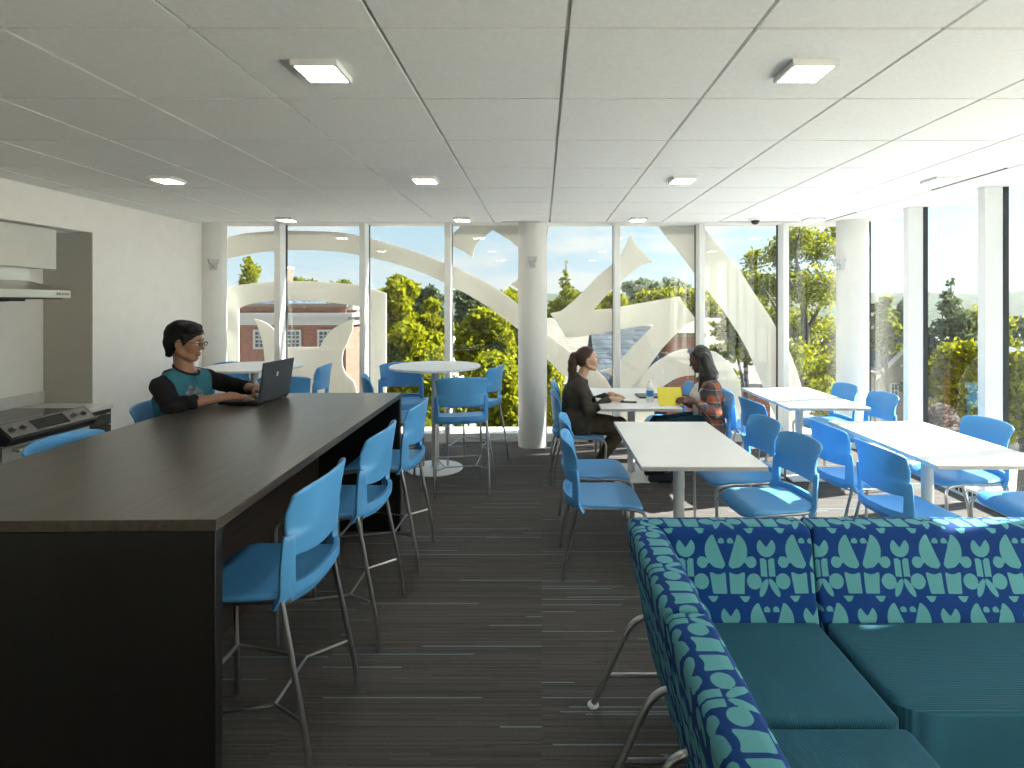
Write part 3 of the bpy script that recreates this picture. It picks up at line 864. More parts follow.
# ------------------------------------------------------------------ sofa
def motif(u, v):
    """positive inside the light shapes of the fabric print; u, v in metres"""
    H_, W_ = .2475, .32
    row = np.floor((v + .170) / H_)
    y = (v + .170) - row * H_ - .170
    x = np.mod(u + (row % 2) * W_ / 2 + W_ / 2, W_) - W_ / 2
    ax = np.abs(x)
    def ell(cx, cy, a, b, rot):
        c, s = math.cos(rot), math.sin(rot)
        dx, dy = ax - cx, y - cy
        p, q = dx * c + dy * s, -dx * s + dy * c
        return (1 - np.sqrt((p / a) ** 2 + (q / b) ** 2)) * min(a, b)
    def boxy(cx, cy, hx, hy, shear=0.0, taper=0.0):
        dx = ax - cx - shear * (y - cy); dy = y - cy
        return np.minimum(hx + taper * dy - np.abs(dx), hy - np.abs(dy))
    f = np.full_like(x, -1.0)
    # petals: lens of two discs
    pet = np.minimum(.075 - np.hypot(ax - .085 + .018, y - .028 + .02), .072 - np.hypot(ax - .012, y - .018))
    pet = np.minimum(pet, ax - .007 - .38 * np.maximum(0, y + .030))
    pet = np.minimum(pet, (ax * .75 + .038) - (y - .022) * 1.0)
    pet = np.minimum(pet, y + .052 - .15 * ax)
    f = np.maximum(f, pet)
    sq = boxy(.036, -.101, .029, .038, .06, .05)
    sq = np.minimum(sq, np.hypot(ax - .036, y + .030) - .040)
    f = np.maximum(f, sq)
    f = np.maximum(f, .0285 - np.hypot(ax - .103, y + .095))
    td = np.maximum(.021 - np.hypot(ax - .096, y + .026), np.minimum(np.minimum(.016 - np.abs(y + .021 - (ax - .096) * .1), ax - .070), .8 * (ax - .066) - np.abs(y + .023)))
    td = np.minimum(td, .022 - np.hypot(ax - .093, y + .026) * .9)
    f = np.maximum(f, td)
    ht = np.minimum(.037 - np.hypot(ax - .16, y - .030), np.maximum(np.abs(ax - .16) - (y - .028) * .75, .028 - y) )
    f = np.maximum(f, ht)
    st = np.minimum(boxy(.144, -.045, .0125, .033, 0), (-.008 - .75 * (ax - .126)) - y + .012)
    f = np.maximum(f, st)
    f = np.maximum(f, ell(.139, -.118, .012, .036, R(-28)))
    f = np.maximum(f, np.minimum(np.minimum(.012 - np.abs(ax - .018) , y - .044), .066 - y - .6 * np.abs(ax - .018)))
    # small bell between rows
    f = np.maximum(f, np.minimum(np.minimum(.020 - np.abs(ax - .062) + (y + .150) * .8, y + .168), -.147 - y))
    return f
SH = .755
# closed profile: (p inward from the outer top edge, z) going from outer bottom over the top to inner bottom
def back_profile():
    pts = [(.095, .20), (.07, .32), (.045, .45), (.022, .58), (.006, .68), (.001, .722), (.006, .742), (.018, .753), (.04, .757), (.095, .757), (.118, .753), (.131, .742), (.139, .72), (.150, .66), (.172, .55), (.198, .45), (.212, .40), (.212, .20)]
    P = [Vector(p) for p in pts]
    out = [P[0]]
    for a, b in zip(P[:-1], P[1:]):
        n = max(1, int((b - a).length / .006))
        out += [a + (b - a) * (k / n) for k in range(1, n + 1)]
    return out
PROF = back_profile()
def back_panel(name, parent, frame, L0f, L1f, u0=0.0, puff=.006):
    """frame(l, p, z)->xyz ; L0f/L1f(p) give start/end along the run"""
    s = 0; arc = [0]
    for a, b in zip(PROF[:-1], PROF[1:]):
        s += (b - a).length; arc.append(s)
    nl = max(8, int(abs(L1f(0) - L0f(0)) / .0065))
    vs = []; U = []; Vv = []
    for i in range(nl + 1):
        t = i / nl
        for k, q in enumerate(PROF):
            l0, l1 = L0f(q.x), L1f(q.x)
            l = l0 + (l1 - l0) * t
            ed = min(t, 1 - t) * abs(l1 - l0)
            rd = min(1, ed / .016); shr = (1 - math.sqrt(max(0, 1 - (1 - rd) ** 2))) * .010
            cx, cz = .11, .48
            d = Vector((q.x - cx, q.y - cz)); d.normalize()
            # soft upholstery swell
            w = puff * math.sin(PI * min(1, max(0, (q.y - .2) / .55))) * math.sin(PI * t) * (1 if q.x > .12 else .4)
            pp = q.x - d.x * shr + d.x * w; zz = q.y - d.y * shr
            vs.append(frame(l, pp, zz)); U.append(l); Vv.append(arc[k])
    n = len(PROF); fs = []
    for i in range(nl):
        for k in range(n):
            k2 = (k + 1) % n
            fs.append((i * n + k, i * n + k2, (i + 1) * n + k2, (i + 1) * n + k))
    fs.append(tuple(range(n - 1, -1, -1))); fs.append(tuple(nl * n + k for k in range(n)))
    mb = MB().add(vs, fs)
    o = mb.build(name, SOFA_PATTERN, parent, ang=50)
    a = o.data.attributes.new('motif', 'FLOAT', 'POINT')
    a.data.foreach_set('value', motif(np.array(U) + u0, .775 - np.array(Vv)).astype(np.float32))
    return o
SX, SY = .356, 2.335       # outer corner of the sofa
fl = lambda l, p, z: (SX + p, l, z)       # left run, l = world y
fb_ = lambda l, p, z: (l, SY - p, z)      # back run, l = world x
CX1, CY0 = 1.078, 1.605
def cushion(name, parent, m, x0, x1, ya, yb, z0, z1):
    def top(u, v):
        a, b = u * 2 - 1, v * 2 - 1
        n = 14.0
        k = (abs(a) ** n + abs(b) ** n) ** (1 / n) or 1e-6
        mm = max(abs(a), abs(b)); a, b = a * mm / k, b * mm / k
        x = (x0 + x1) / 2 + a * (x1 - x0) / 2; y = (ya + yb) / 2 + b * (yb - ya) / 2
        e = min((1 - abs(a)) * (x1 - x0) / 2, (1 - abs(b)) * (yb - ya) / 2)
        r = .022
        dz = r - math.sqrt(max(0, r * r - max(0, r - e) ** 2))
        return (x, y, z1 - dz + .010 * (1 - a * a) * (1 - b * b) ** .7)
    mb = MB(); nu = nv = 40
    # denser parameters near the rims
    f = lambda t: .5 - .5 * math.cos(PI * t) if True else t
    mb.grid(lambda u, v: top(f(u), f(v)), nu, nv)
    rim = [i for i in range(nu + 1)] + [(j + 1) * (nu + 1) - 1 for j in range(1, nv + 1)] + [nv * (nu + 1) + i for i in range(nu - 1, -1, -1)] + [j * (nu + 1) for j in range(nv - 1, 0, -1)]
    base = len(mb.v)
    mb.v += [(mb.v[i][0], mb.v[i][1], z0) for i in rim]
    m_ = len(rim)
    for k in range(m_):
        mb.f.append((rim[k], rim[(k + 1) % m_], base + (k + 1) % m_, base + k))
    mb.f.append(tuple(base + k for k in range(m_)))
    return mb.build(name, m, parent, ang=60)
SEATZ = .425
def sofa_leg(parent, y):
    pts = bent([(.50, y, .36), (.375, y, .365), (.213, y, .012), ], .09, 7)
    l = MB().tube(pts, .0125, 14).build('leg', CHROME, parent)
    MB().lathe([(.022, 0), (.024, .004), (.022, .010), (.008, .014)], (.210, y, 0), 20).build('glide', TRIM, l)
    return l
def stretcher(parent, y, x1=.9):
    return MB().tube([(.264, y, .125), (x1, y, .125)], .0105, 12).build('stretcher', CHROME, parent)
# corner section
sc = empty('sofa_section', (0, 0, 0))
back_panel('backrest', sc, fl, lambda p: CY0 + .004, lambda p: SY - p - .001, u0=.05)
back_panel('backrest', sc, fb_, lambda p: SX + p + .001, lambda p: CX1 - .004, u0=-.73)
cushion('seat_cushion', sc, SEAT_X, SX + .205, CX1 - .012, CY0 + .012, SY - .205, .20, SEATZ)
MB().box(SX + .21, CX1 - .03, CY0 + .03, SY - .21, .17, .20).build('base', BLACK, sc)
sofa_leg(sc, 2.262); sofa_leg(sc, 1.838); stretcher(sc, 2.262); stretcher(sc, 1.838)
tag(sc, 'corner section of the sofa, tulip-print backs on two sides, teal seat', 'sofa')
# front left section
s2 = empty('sofa_section', (0, 0, 0))
back_panel('backrest', s2, fl, lambda p: .50, lambda p: CY0 - .004, u0=.03)
cushion('seat_cushion', s2, SEAT_X, SX + .205, CX1 - .012, .50, CY0 - .004, .20, SEATZ)
MB().box(SX + .21, CX1 - .03, .52, CY0 - .02, .17, .20).build('base', BLACK, s2)
sofa_leg(s2, 1.578); sofa_leg(s2, .60); stretcher(s2, 1.578); stretcher(s2, .60)
tag(s2, 'straight sofa section nearest the viewer, tulip-print arm-height back', 'sofa')
# long right section
s3 = empty('sofa_section', (0, 0, 0))
back_panel('backrest', s3, fb_, lambda p: CX1 + .004, lambda p: 2.50, u0=-1.26)
cushion('seat_cushion', s3, SEAT_Y, CX1 + .004, 2.50, 1.655, SY - .205, .20, SEATZ)
MB().box(CX1 + .03, 2.47, 1.68, SY - .21, .10, .20).build('base', SEAT_Y, s3)
for lx_, ly_ in ((1.15, 1.72), (2.42, 1.72), (1.15, 2.18), (2.42, 2.18)):
    MB().tube([(lx_, ly_, 0), (lx_, ly_, .11)], .02, 14).build('leg', CHROME, s3)
MB().tube([(1.666, 1.66, SEATZ - .018), (1.666, 1.70, SEATZ + .0035), (1.666, 1.89, SEATZ + .0105), (1.666, 2.08, SEATZ + .004)], .0022, 6).build('seat_seam', SEAT_X, s3)
tag(s3, 'long two-seat sofa section under the row of tulip-print back facing the viewer', 'sofa')

# ------------------------------------------------------------------ people
class Field:
    """smooth union of round cones and ellipsoids on a grid, polygonised with surface nets"""
    def __init__(s, lo, hi, h):
        s.lo = np.array(lo, float); s.h = h
        s.n = np.ceil((np.array(hi) - s.lo) / h).astype(int) + 1
        s.d = np.full(s.n, .25, np.float32)
    def _box(s, lo, hi):
        a = np.maximum(0, np.floor((np.array(lo) - s.lo) / s.h).astype(int))
        b = np.minimum(s.n, np.ceil((np.array(hi) - s.lo) / s.h).astype(int) + 1)
        if np.any(b <= a): return None
        sl = tuple(slice(a[i], b[i]) for i in range(3))
        g = [s.lo[i] + s.h * np.arange(a[i], b[i]) for i in range(3)]
        X = g[0][:, None, None]; Y = g[1][None, :, None]; Z = g[2][None, None, :]
        return sl, X, Y, Z
    def _merge(s, sl, dd, k, mode):
        o = s.d[sl]
        if mode == 'add':
            if k <= 0: s.d[sl] = np.minimum(o, dd)
            else:
                hh = np.clip(.5 + .5 * (o - dd) / k, 0, 1)
                s.d[sl] = o * (1 - hh) + dd * hh - k * hh * (1 - hh)
        else:
            hh = np.clip(.5 - .5 * (o + dd) / k, 0, 1)
            s.d[sl] = o * (1 - hh) + (-dd) * hh + k * hh * (1 - hh)
    def cone(s, a, b, ra, rb, k=.02, mode='add', pad=.06):
        a = np.array(a, float); b = np.array(b, float)
        r = max(ra, rb) + pad
        q = s._box(np.minimum(a, b) - r, np.maximum(a, b) + r)
        if q is None: return s
        sl, X, Y, Z = q
        ab = b - a; L2 = max(1e-9, ab @ ab)
        t = np.clip(((X - a[0]) * ab[0] + (Y - a[1]) * ab[1] + (Z - a[2]) * ab[2]) / L2, 0, 1)
        dd = np.sqrt((X - a[0] - t * ab[0]) ** 2 + (Y - a[1] - t * ab[1]) ** 2 + (Z - a[2] - t * ab[2]) ** 2) - (ra + (rb - ra) * t)
        s._merge(sl, dd, k, mode); return s
    def ell(s, c, r, M=None, k=.02, mode='add', pad=.05):
        c = np.array(c, float); r = np.array(r, float)
        m = max(r) + pad
        q = s._box(c - m, c + m)
        if q is None: return s
        sl, X, Y, Z = q
        x, y, z = X - c[0], Y - c[1], Z - c[2]
        if M is not None:
            M = np.array(M)
            x, y, z = (M[0, 0] * x + M[1, 0] * y + M[2, 0] * z, M[0, 1] * x + M[1, 1] * y + M[2, 1] * z, M[0, 2] * x + M[1, 2] * y + M[2, 2] * z)
        k0 = np.sqrt((x / r[0]) ** 2 + (y / r[1]) ** 2 + (z / r[2]) ** 2)
        k1 = np.sqrt((x / r[0] ** 2) ** 2 + (y / r[1] ** 2) ** 2 + (z / r[2] ** 2) ** 2) + 1e-6
        dd = k0 * (k0 - 1) / k1
        s._merge(sl, dd, k, mode); return s
    def cut(s, p, n, k=.006):
        """remove everything on the side n points to"""
        n = np.array(n, float); n /= np.linalg.norm(n); p = np.array(p, float)
        g = [s.lo[i] + s.h * np.arange(s.n[i]) for i in range(3)]
        dd = (g[0][:, None, None] - p[0]) * n[0] + (g[1][None, :, None] - p[1]) * n[1] + (g[2][None, None, :] - p[2]) * n[2]
        s.d = np.maximum(s.d, dd.astype(np.float32)); return s
    def minus(s, other, off=0.0):
        s.d = np.maximum(s.d, -(other.d + off)); return s
    def mesh(s, name, m, parent, fold=0.0):
        d = s.d
        if fold:
            g = [s.lo[i] + s.h * np.arange(s.n[i]) for i in range(3)]
            X = g[0][:, None, None]; Y = g[1][None, :, None]; Z = g[2][None, None, :]
            w = np.sin(38 * Z + 14 * X + 5 * np.sin(17 * Y + 9 * X)) * np.sin(23 * X - 19 * Y + 3 * np.sin(21 * Z)) + .5 * np.sin(61 * X + 40 * Z + 4 * np.sin(30 * Y))
            d = s.d = (d + fold * w).astype(np.float32)
        d[0] = np.maximum(d[0], s.h); d[-1] = np.maximum(d[-1], s.h)
        d[:, 0] = np.maximum(d[:, 0], s.h); d[:, -1] = np.maximum(d[:, -1], s.h)
        d[:, :, 0] = np.maximum(d[:, :, 0], s.h); d[:, :, -1] = np.maximum(d[:, :, -1], s.h)
        ins = d < 0
        nx, ny, nz = s.n
        cnt = np.zeros((nx - 1, ny - 1, nz - 1), np.int8)
        for i in (0, 1):
            for j in (0, 1):
                for k in (0, 1):
                    cnt += ins[i:nx - 1 + i, j:ny - 1 + j, k:nz - 1 + k]
        act = (cnt > 0) & (cnt < 8)
        idx = np.argwhere(act)
        ids = -np.ones(act.shape, np.int64); ids[act] = np.arange(len(idx))
        P = np.zeros((len(idx), 3)); Wt = np.zeros(len(idx))
        I, J, K = idx.T
        cor = [(i, j, k) for i in (0, 1) for j in (0, 1) for k in (0, 1)]
        for a in cor:
            for ax in range(3):
                if a[ax]: continue
                b = list(a); b[ax] = 1
                da = d[I + a[0], J + a[1], K + a[2]].astype(float); db = d[I + b[0], J + b[1], K + b[2]].astype(float)
                c = (da < 0) != (db < 0)
                t = np.where(c, da / np.where(c, da - db, 1), 0)
                p = np.array(a, float)[None, :].repeat(len(idx), 0); p[:, ax] += t
                P += p * c[:, None]; Wt += c
        P = (P / Wt[:, None] + idx) * s.h + s.lo
        F = []
        for ax in range(3):
            u, v = (ax + 1) % 3, (ax + 2) % 3
            sl0 = [slice(1, s.n[i] - 1) for i in range(3)]; sl1 = list(sl0)
            sl0[ax] = slice(0, s.n[ax] - 1); sl1[ax] = slice(1, s.n[ax])
            A = ins[tuple(sl0)]; B = ins[tuple(sl1)]
            E = np.argwhere(A != B)
            if len(E) == 0: continue
            flip = A[tuple(E.T)]
            E = E + np.array([0 if i == ax else 1 for i in range(3)])
            eu = np.zeros(3, int); eu[u] = 1; ev = np.zeros(3, int); ev[v] = 1
            q = np.stack([ids[tuple((E - o_).T)] for o_ in (eu + ev, ev, 0 * eu, eu)], 1)
            q = np.where(flip[:, None], q, q[:, ::-1])
            F.append(q)
        F = np.concatenate(F)
        F = F[(F >= 0).all(1)]
        me = bpy.data.meshes.new(name)
        me.vertices.add(len(P)); me.vertices.foreach_set('co', P.astype(np.float32).ravel())
        me.loops.add(len(F) * 4); me.loops.foreach_set('vertex_index', F.astype(np.int32).ravel())
        me.polygons.add(len(F)); me.polygons.foreach_set('loop_start', np.arange(0, 4 * len(F), 4, dtype=np.int32))
        me.polygons.foreach_set('use_smooth', np.ones(len(F), bool))
        me.update(calc_edges=True)
        me.materials.append(m)
        o = bpy.data.objects.new(name, me); COL.objects.link(o)
        if parent: o.parent = parent; o.matrix_parent_inverse = Matrix.Translation(parent.location).inverted()
        q = o.modifiers.new('sm', 'SMOOTH'); q.factor = .5; q.iterations = 2
        return o

def skinmat(name, c):
    m = mat(name, c, .5, var=.04, vscale=20)
    b = m.node_tree.nodes['Principled BSDF']
    b.inputs['Subsurface Weight'].default_value = .12; b.inputs['Subsurface Radius'].default_value = (.02, .008, .004); b.inputs['Subsurface Scale'].default_value = .5
    return m
def fabric(name, c, var=.12, vs=18):
    return mat(name, c, .9, var=var, vscale=vs, bump=.5, bscale=55, spec=.2)
EYE_W = mat('eye_white', (.6, .57, .53), .3)
IRIS = mat('iris_dark', (.02, .012, .008), .2)

def head(F, c, yaw, pitch, s=1.0, fem=False):
    """adds a head to the field; returns a function from head coordinates (x forward, y left, z up) to world"""
    M = Matrix.Rotation(yaw, 3, 'Z') @ Matrix.Rotation(pitch, 3, 'Y')
    def w(x, y, z):
        return tuple(Vector(c) + M @ Vector((x, y, z)) * s)
    Mn = np.array([[M[i][j] for j in range(3)] for i in range(3)])
    E = lambda x, y, z, r, k=.015, mode='add': F.ell(w(x, y, z), [q * s for q in r], Mn, k, mode, .03)
    E(-.012, 0, .038, (.096, .074, .082), .01)
    E(.026, 0, -.022, (.064, .060, .088), .02)
    E(-.03, 0, -.01, (.07, .062, .07), .02)
    for sg in (-1, 1):
        F.cone(w(.0, sg * .048, -.060), w(.056, sg * .020, -.096), .021 * s, .020 * s, .02)
        E(.058, sg * .038, -.028, (.024, .022, .026), .02)
    E(.068, 0, -.098, (.020, .022, .016), .015)
    F.cone(w(.076, -.030, .020), w(.076, .030, .020), .012 * s, .012 * s, .012)
    for sg in (-1, 1):
        E(.094, sg * .032, .000, (.012, .017, .011), .012, 'sub')
    F.cone(w(.086, 0, .006), w(.106, 0, -.028), .008 * s, .011 * s, .008)
    for sg in (-1, 1):
        F.cone(w(.094, sg * .010, -.033), w(.094, sg * .011, -.033), .008 * s, .008 * s, .006)
        E(-.006, sg * .078, -.012, (.019, .008, .031), .006)
        E(.000, sg * .088, -.010, (.009, .006, .017), .004, 'sub')
    F.cone(w(.087, -.016, -.061), w(.087, .016, -.061), .0065 * s, .0065 * s, .008)
    F.cone(w(.085, -.014, -.073), w(.085, .014, -.073), .0078 * s, .0078 * s, .008)
    F.cone(w(.092, -.020, -.0668), w(.092, .020, -.0668), .0022 * s, .0022 * s, .003, 'sub', .02)
    return w, M
def face_parts(w, M, parent, brow_m, lip_m, s=1.0, closed=None):
    for sg in (-1, 1):
        c = Vector(w(.0775, sg * .031, .001))
        e = MB()
        e.lathe([(.001, .0125), (.007, .0105), (.011, .006), (.0125, 0), (.011, -.006), (.007, -.0105), (.001, -.0125)], (0, 0, 0), 18, 'X')
        e.v = [tuple(c + M @ (Vector(v) * s)) for v in e.v]
        eo = e.build('eyelid' if closed else 'eye', closed or EYE_W, parent); eo.matrix_parent_inverse = Matrix.Translation(parent.location).inverted()
        if closed: 
            eo.data.materials[0] = closed
        i = MB().lathe([(.001, .0134), (.004, .0130), (.0058, .0118)], (0, 0, 0), 16, 'X')
        i.v = [tuple(c + M @ (Vector(v) * s + Vector((-.003 if closed else 0, 0, -.004 if closed else 0)))) for v in i.v]
        io = i.build('iris', IRIS, eo); io.matrix_parent_inverse = eo.matrix_world.inverted() if False else Matrix.Translation(parent.location).inverted() @ Matrix.Identity(4)
        io.parent = eo; io.matrix_parent_inverse = Matrix.Identity(4)
        b = MB().tube([w(.090, sg * .014, .021), w(.0915, sg * .028, .027), w(.084, sg * .046, .021)], .003, 8, rs=[.0032, .0034, .0016])
        bo = b.build('eyebrow', brow_m, parent); bo.matrix_parent_inverse = Matrix.Translation(parent.location).inverted()
    l = MB().tube([w(.0895, -.020, -.066), w(.0955, -.008, -.0615), w(.0962, 0, -.063), w(.0955, .008, -.0615), w(.0895, .020, -.066)], .003, 8, rs=[.001, .0026, .0024, .0026, .001])
    l.tube([w(.0885, -.018, -.068), w(.0945, 0, -.0735), w(.0885, .018, -.068)], .004, 8, rs=[.001, .0036, .001])
    lo = l.build('lips', lip_m, parent); lo.matrix_parent_inverse = Matrix.Translation(parent.location).inverted()

def hand(F, wrist, fwd, up, side, curl=.5, spread=.1, s=1.0, gripthumb=False):
    """wrist point, direction to the fingers, back-of-hand normal, side -1/+1 where the thumb sits (along fwd x up)"""
    wv = Vector(wrist); f = Vector(fwd).normalized(); u = Vector(up); u = (u - f * u.dot(f)).normalized(); r = f.cross(u) * side
    F.cone(wv, wv + f * .03 * s, .027 * s, .026 * s, .02)
    for q in (-.026, -.009, .009, .026):
        F.cone(wv + f * .02 * s + r * q * .6 * s, wv + f * .086 * s + r * q * s, .0135 * s, .0115 * s, .012)
    L = {.026: (.040, .024, .019), .009: (.045, .028, .020), -.009: (.042, .026, .019), -.026: (.033, .019, .017)}
    for q, (a, b, c) in L.items():
        p = wv + f * .088 * s + r * q * s
        d0 = (f + r * q * spread * 30 * .3).normalized()
        ang = curl * .5
        for ln, rr in ((a, .0088), (b, .0080), (c, .0072)):
            dd = (d0 * math.cos(ang) - u * math.sin(ang)).normalized()
            p2 = p + dd * ln * s
            F.cone(p, p2, rr * s, (rr - .0006) * s, .003, pad=.02)
            p = p2; ang += curl * .75
    p = wv + f * .022 * s + r * .026 * s
    d = (f * .62 + r * .68 - u * .28).normalized()
    p2 = p + d * .042 * s; F.cone(p, p2, .0135 * s, .0110 * s, .010)
    d = (f * .85 + r * .18 - u * .35).normalized() if gripthumb else (f * .85 + r * .35 - u * .25).normalized()
    p3 = p2 + d * .030 * s; F.cone(p2, p3, .0105 * s, .0095 * s, .004)
    F.cone(p3, p3 + d * .022 * s, .0095 * s, .0078 * s, .004)

V3 = Vector
# ---------- the man with the laptop (faces +x, slightly towards the viewer)
mx0, my0 = -2.30, 3.58
man = empty('person', (mx0, my0, 0.0))
SK1 = skinmat('skin_brown', (.27, .135, .080))
HAIRB = mat('black_hair', (.006, .0055, .0055), .6, spec=.2, var=.3, vscale=60, bump=.8, bscale=120, stretch=(1, 1, .3))
TEE = fabric('teal_jersey', (.030, .135, .185)); SLV = fabric('black_jersey', (.010, .010, .011))
DENIM1 = fabric('dark_denim', (.012, .018, .035))
HC1 = V3((-2.285, 3.53, 1.408))
F1 = Field((-2.62, 3.20, .0), (-1.62, 4.02, 1.56), .0055)
def torso(F, pelvis, chest, neck, shl, shr, g=0.0, wx=1.0, bust=0.0, fwd=V3((1, 0, 0))):
    """pelvis, chest centre, neck base, shoulder joints; g grows every radius"""
    lat = (shl - shr).normalized()
    F.cone(pelvis + lat * .07, pelvis - lat * .07, .105 * wx + g, .105 * wx + g, .04)
    mid = (pelvis + chest) / 2
    F.cone(mid + lat * .045, mid - lat * .045, .098 * wx + g, .098 * wx + g, .05)
    F.cone(pelvis, mid, .11 * wx + g, .105 * wx + g, .05)
    F.cone(chest + lat * .07, chest - lat * .07, .108 * wx + g, .108 * wx + g, .05)
    F.cone(mid, chest, .10 * wx + g, .105 * wx + g, .05)
    up = (neck - chest).normalized()
    top = chest + (neck - chest) * .62
    F.cone(top + lat * .10, top - lat * .10, .062 + g, .062 + g, .05)
    F.cone(shl, neck, .050 + g, .045 + g, .04); F.cone(shr, neck, .050 + g, .045 + g, .04)
    if bust:
        for q in (-1, 1):
            F.cone(chest + fwd * .075 + lat * q * .065 - V3((0, 0, .01)), chest + fwd * .085 + lat * q * .06 - V3((0, 0, .02)), bust + g, bust + g, .03)
pel = V3((-2.335, 3.575, .755)); che = V3((-2.315, 3.56, 1.035)); nek = V3((-2.30, 3.545, 1.215))
shR = V3((-2.340, 3.395, 1.140)); shL = V3((-2.285, 3.735, 1.145))
elR = V3((-2.215, 3.285, 1.045)); wrR = V3((-1.985, 3.505, 1.062))
elL = V3((-2.12, 3.93, 1.05)); wrL = V3((-1.945, 3.745, 1.075))
torso(F1, pel, che, nek, shL, shR, 0)
F1.cone(nek - V3((0, 0, .03)), HC1 + V3((-.02, 0, -.05)), .056, .052, .02)
for a, b, c in ((shR, elR, wrR), (shL, elL, wrL)):
    F1.cone(a, b, .047, .036, .02); F1.cone(b, b + (c - b) * .45, .037, .034, .02); F1.cone(b + (c - b) * .4, c, .034, .023, .02)
hand(F1, wrR, (.78, .42, -.10), (0, 0, 1), -1, .62)
hand(F1, wrL, (.80, -.35, -.14), (0, 0, 1), 1, .62)
for q, kn, an in ((-1, V3((-1.93, 3.46, .70)), V3((-1.98, 3.46, .24))), (1, V3((-1.93, 3.70, .70)), V3((-1.98, 3.72, .24)))):
    hp = pel + V3((.02, q * .095, -.02))
    F1.cone(hp, kn, .085, .058, .03); F1.cone(kn, an, .055, .036, .02)
    F1.cone(an + V3((0, 0, -.02)), an + V3((.12, 0, -.035)), .034, .028, .02)
wm, Mm = head(F1, HC1, R(10), R(8), 1.02)
body = F1.mesh('body', SK1, man)
face_parts(wm, Mm, man, HAIRB, mat('lips_brown', (.20, .09, .065), .5), 1.02)
# shirt
def clothes(base_lo, base_hi, h): return Field(base_lo, base_hi, h)
C1 = Field((-2.64, 3.18, .66), (-1.85, 4.05, 1.26), .006)
torso(C1, pel, che, nek - V3((0, 0, .012)), shL, shR, .012)
slab_ = C1.d.copy()
C1.cut((nek.x + .02, nek.y - .01, nek.z + .010), (.45, -.05, 1))
C1.mesh('tshirt_body', TEE, man, .0032)
C2 = Field((-2.64, 3.14, .9), (-1.85, 4.08, 1.26), .006)
for a, b, c in ((shR, elR, wrR), (shL, elL, wrL)):
    out = (a - nek).normalized()
    C2.cone(a + out * .002, a + (nek - a) * .75, .060, .050, .03)
    C2.cone(a, b, .062, .050, .03)
    C2.cone(b, b + (c - b) * (.36), .050, .044, .02)
    mid = (a + b) / 2
    C2.cone(mid + V3((.01, -.01, .0)), mid + V3((.015, .02, -.02)), .044, .040, .02)
C2.cone(shR + (nek - shR) * .7 + V3((-.055, 0, 0)), shL + (nek - shL) * .7 + V3((-.055, 0, 0)), .045, .045, .03)
for a, b, c in ((elR, wrR, 0), (elL, wrL, 0)):
    pass
C2.cut((nek.x + .02, nek.y - .01, nek.z + .012), (.45, -.05, 1))
C2.mesh('raglan_sleeves', SLV, man, .0032)
# neckband
nb = []
for k in range(28):
    a = 2 * PI * k / 28
    nb.append((nek.x + .012 + .070 * math.cos(a), nek.y + .071 * math.sin(a), nek.z + .016 - .034 * math.cos(a)))
o = MB().tube(nb, .0075, 8, closed=True).build('neckband', SLV, man); o.matrix_parent_inverse = Matrix.Translation(man.location).inverted()
# faded grey print on the chest
def chest_print(u, v):
    a = 2 * PI * u; r = v * .055
    y = 3.50 + r * math.cos(a) * (1 + .12 * math.sin(5 * a)); z = 1.075 + r * math.sin(a) * (1.05 + .10 * math.sin(4 * a + 1))
    j = int(round((y - C1.lo[1]) / C1.h)); k = int(round((z - C1.lo[2]) / C1.h))
    line = C1.d[:, j, k]; ii = np.where(line < 0)[0]
    x = C1.lo[0] + C1.h * (ii[-1] + (line[ii[-1]] / (line[ii[-1]] - line[ii[-1] + 1]))) if len(ii) else -2.2
    return (x + .003, y, z)
o = MB().grid(chest_print, 28, 8).build('shirt_print', mat('faded_print', (.13, .16, .18), .9, var=.8, vscale=45), man); o.matrix_parent_inverse = Matrix.Translation(man.location).inverted()
P1 = Field((-2.56, 3.3, .1), (-1.78, 3.9, .86), .009)
P1.cone(pel + V3((0, .07, -.02)), pel + V3((0, -.07, -.02)), .118, .118, .03)
for q, kn, an in ((-1, V3((-1.93, 3.46, .70)), V3((-1.98, 3.46, .30))), (1, V3((-1.93, 3.70, .70)), V3((-1.98, 3.72, .30)))):
    P1.cone(pel + V3((.02, q * .095, -.02)), kn, .098, .068, .03); P1.cone(kn, an, .066, .052, .02)
P1.mesh('trousers', DENIM1, man)
# hair
H1 = Field((-2.45, 3.38, 1.25), (-2.1, 3.7, 1.58), .004)
def hair_shell(H, w, M, s, front=.012, low=-.055, thick=1.0):
    Mn = np.array([[M[i][j] for j in range(3)] for i in range(3)])
    H.ell(w(-.020, 0, .048), [.104 * s * thick, .085 * s * thick, .088 * s * thick], Mn, .01)
    H.ell(w(-.045, 0, -.005), [.068 * s, .078 * s, .075 * s], Mn, .03)
hair_shell(H1, wm, Mm, 1.02)
Mn1 = np.array([[Mm[i][j] for j in range(3)] for i in range(3)])
H1.cone(wm(.030, -.035, .086), wm(.034, .04, .088), .036, .036, .02)
for _q in (-.035, .035): H1.cone(wm(-.070, _q, -.01), wm(-.066, _q, -.085), .036, .022, .02)
H1.cone(wm(.0, -.055, .085), wm(.03, -.05, .09), .03, .03, .02)
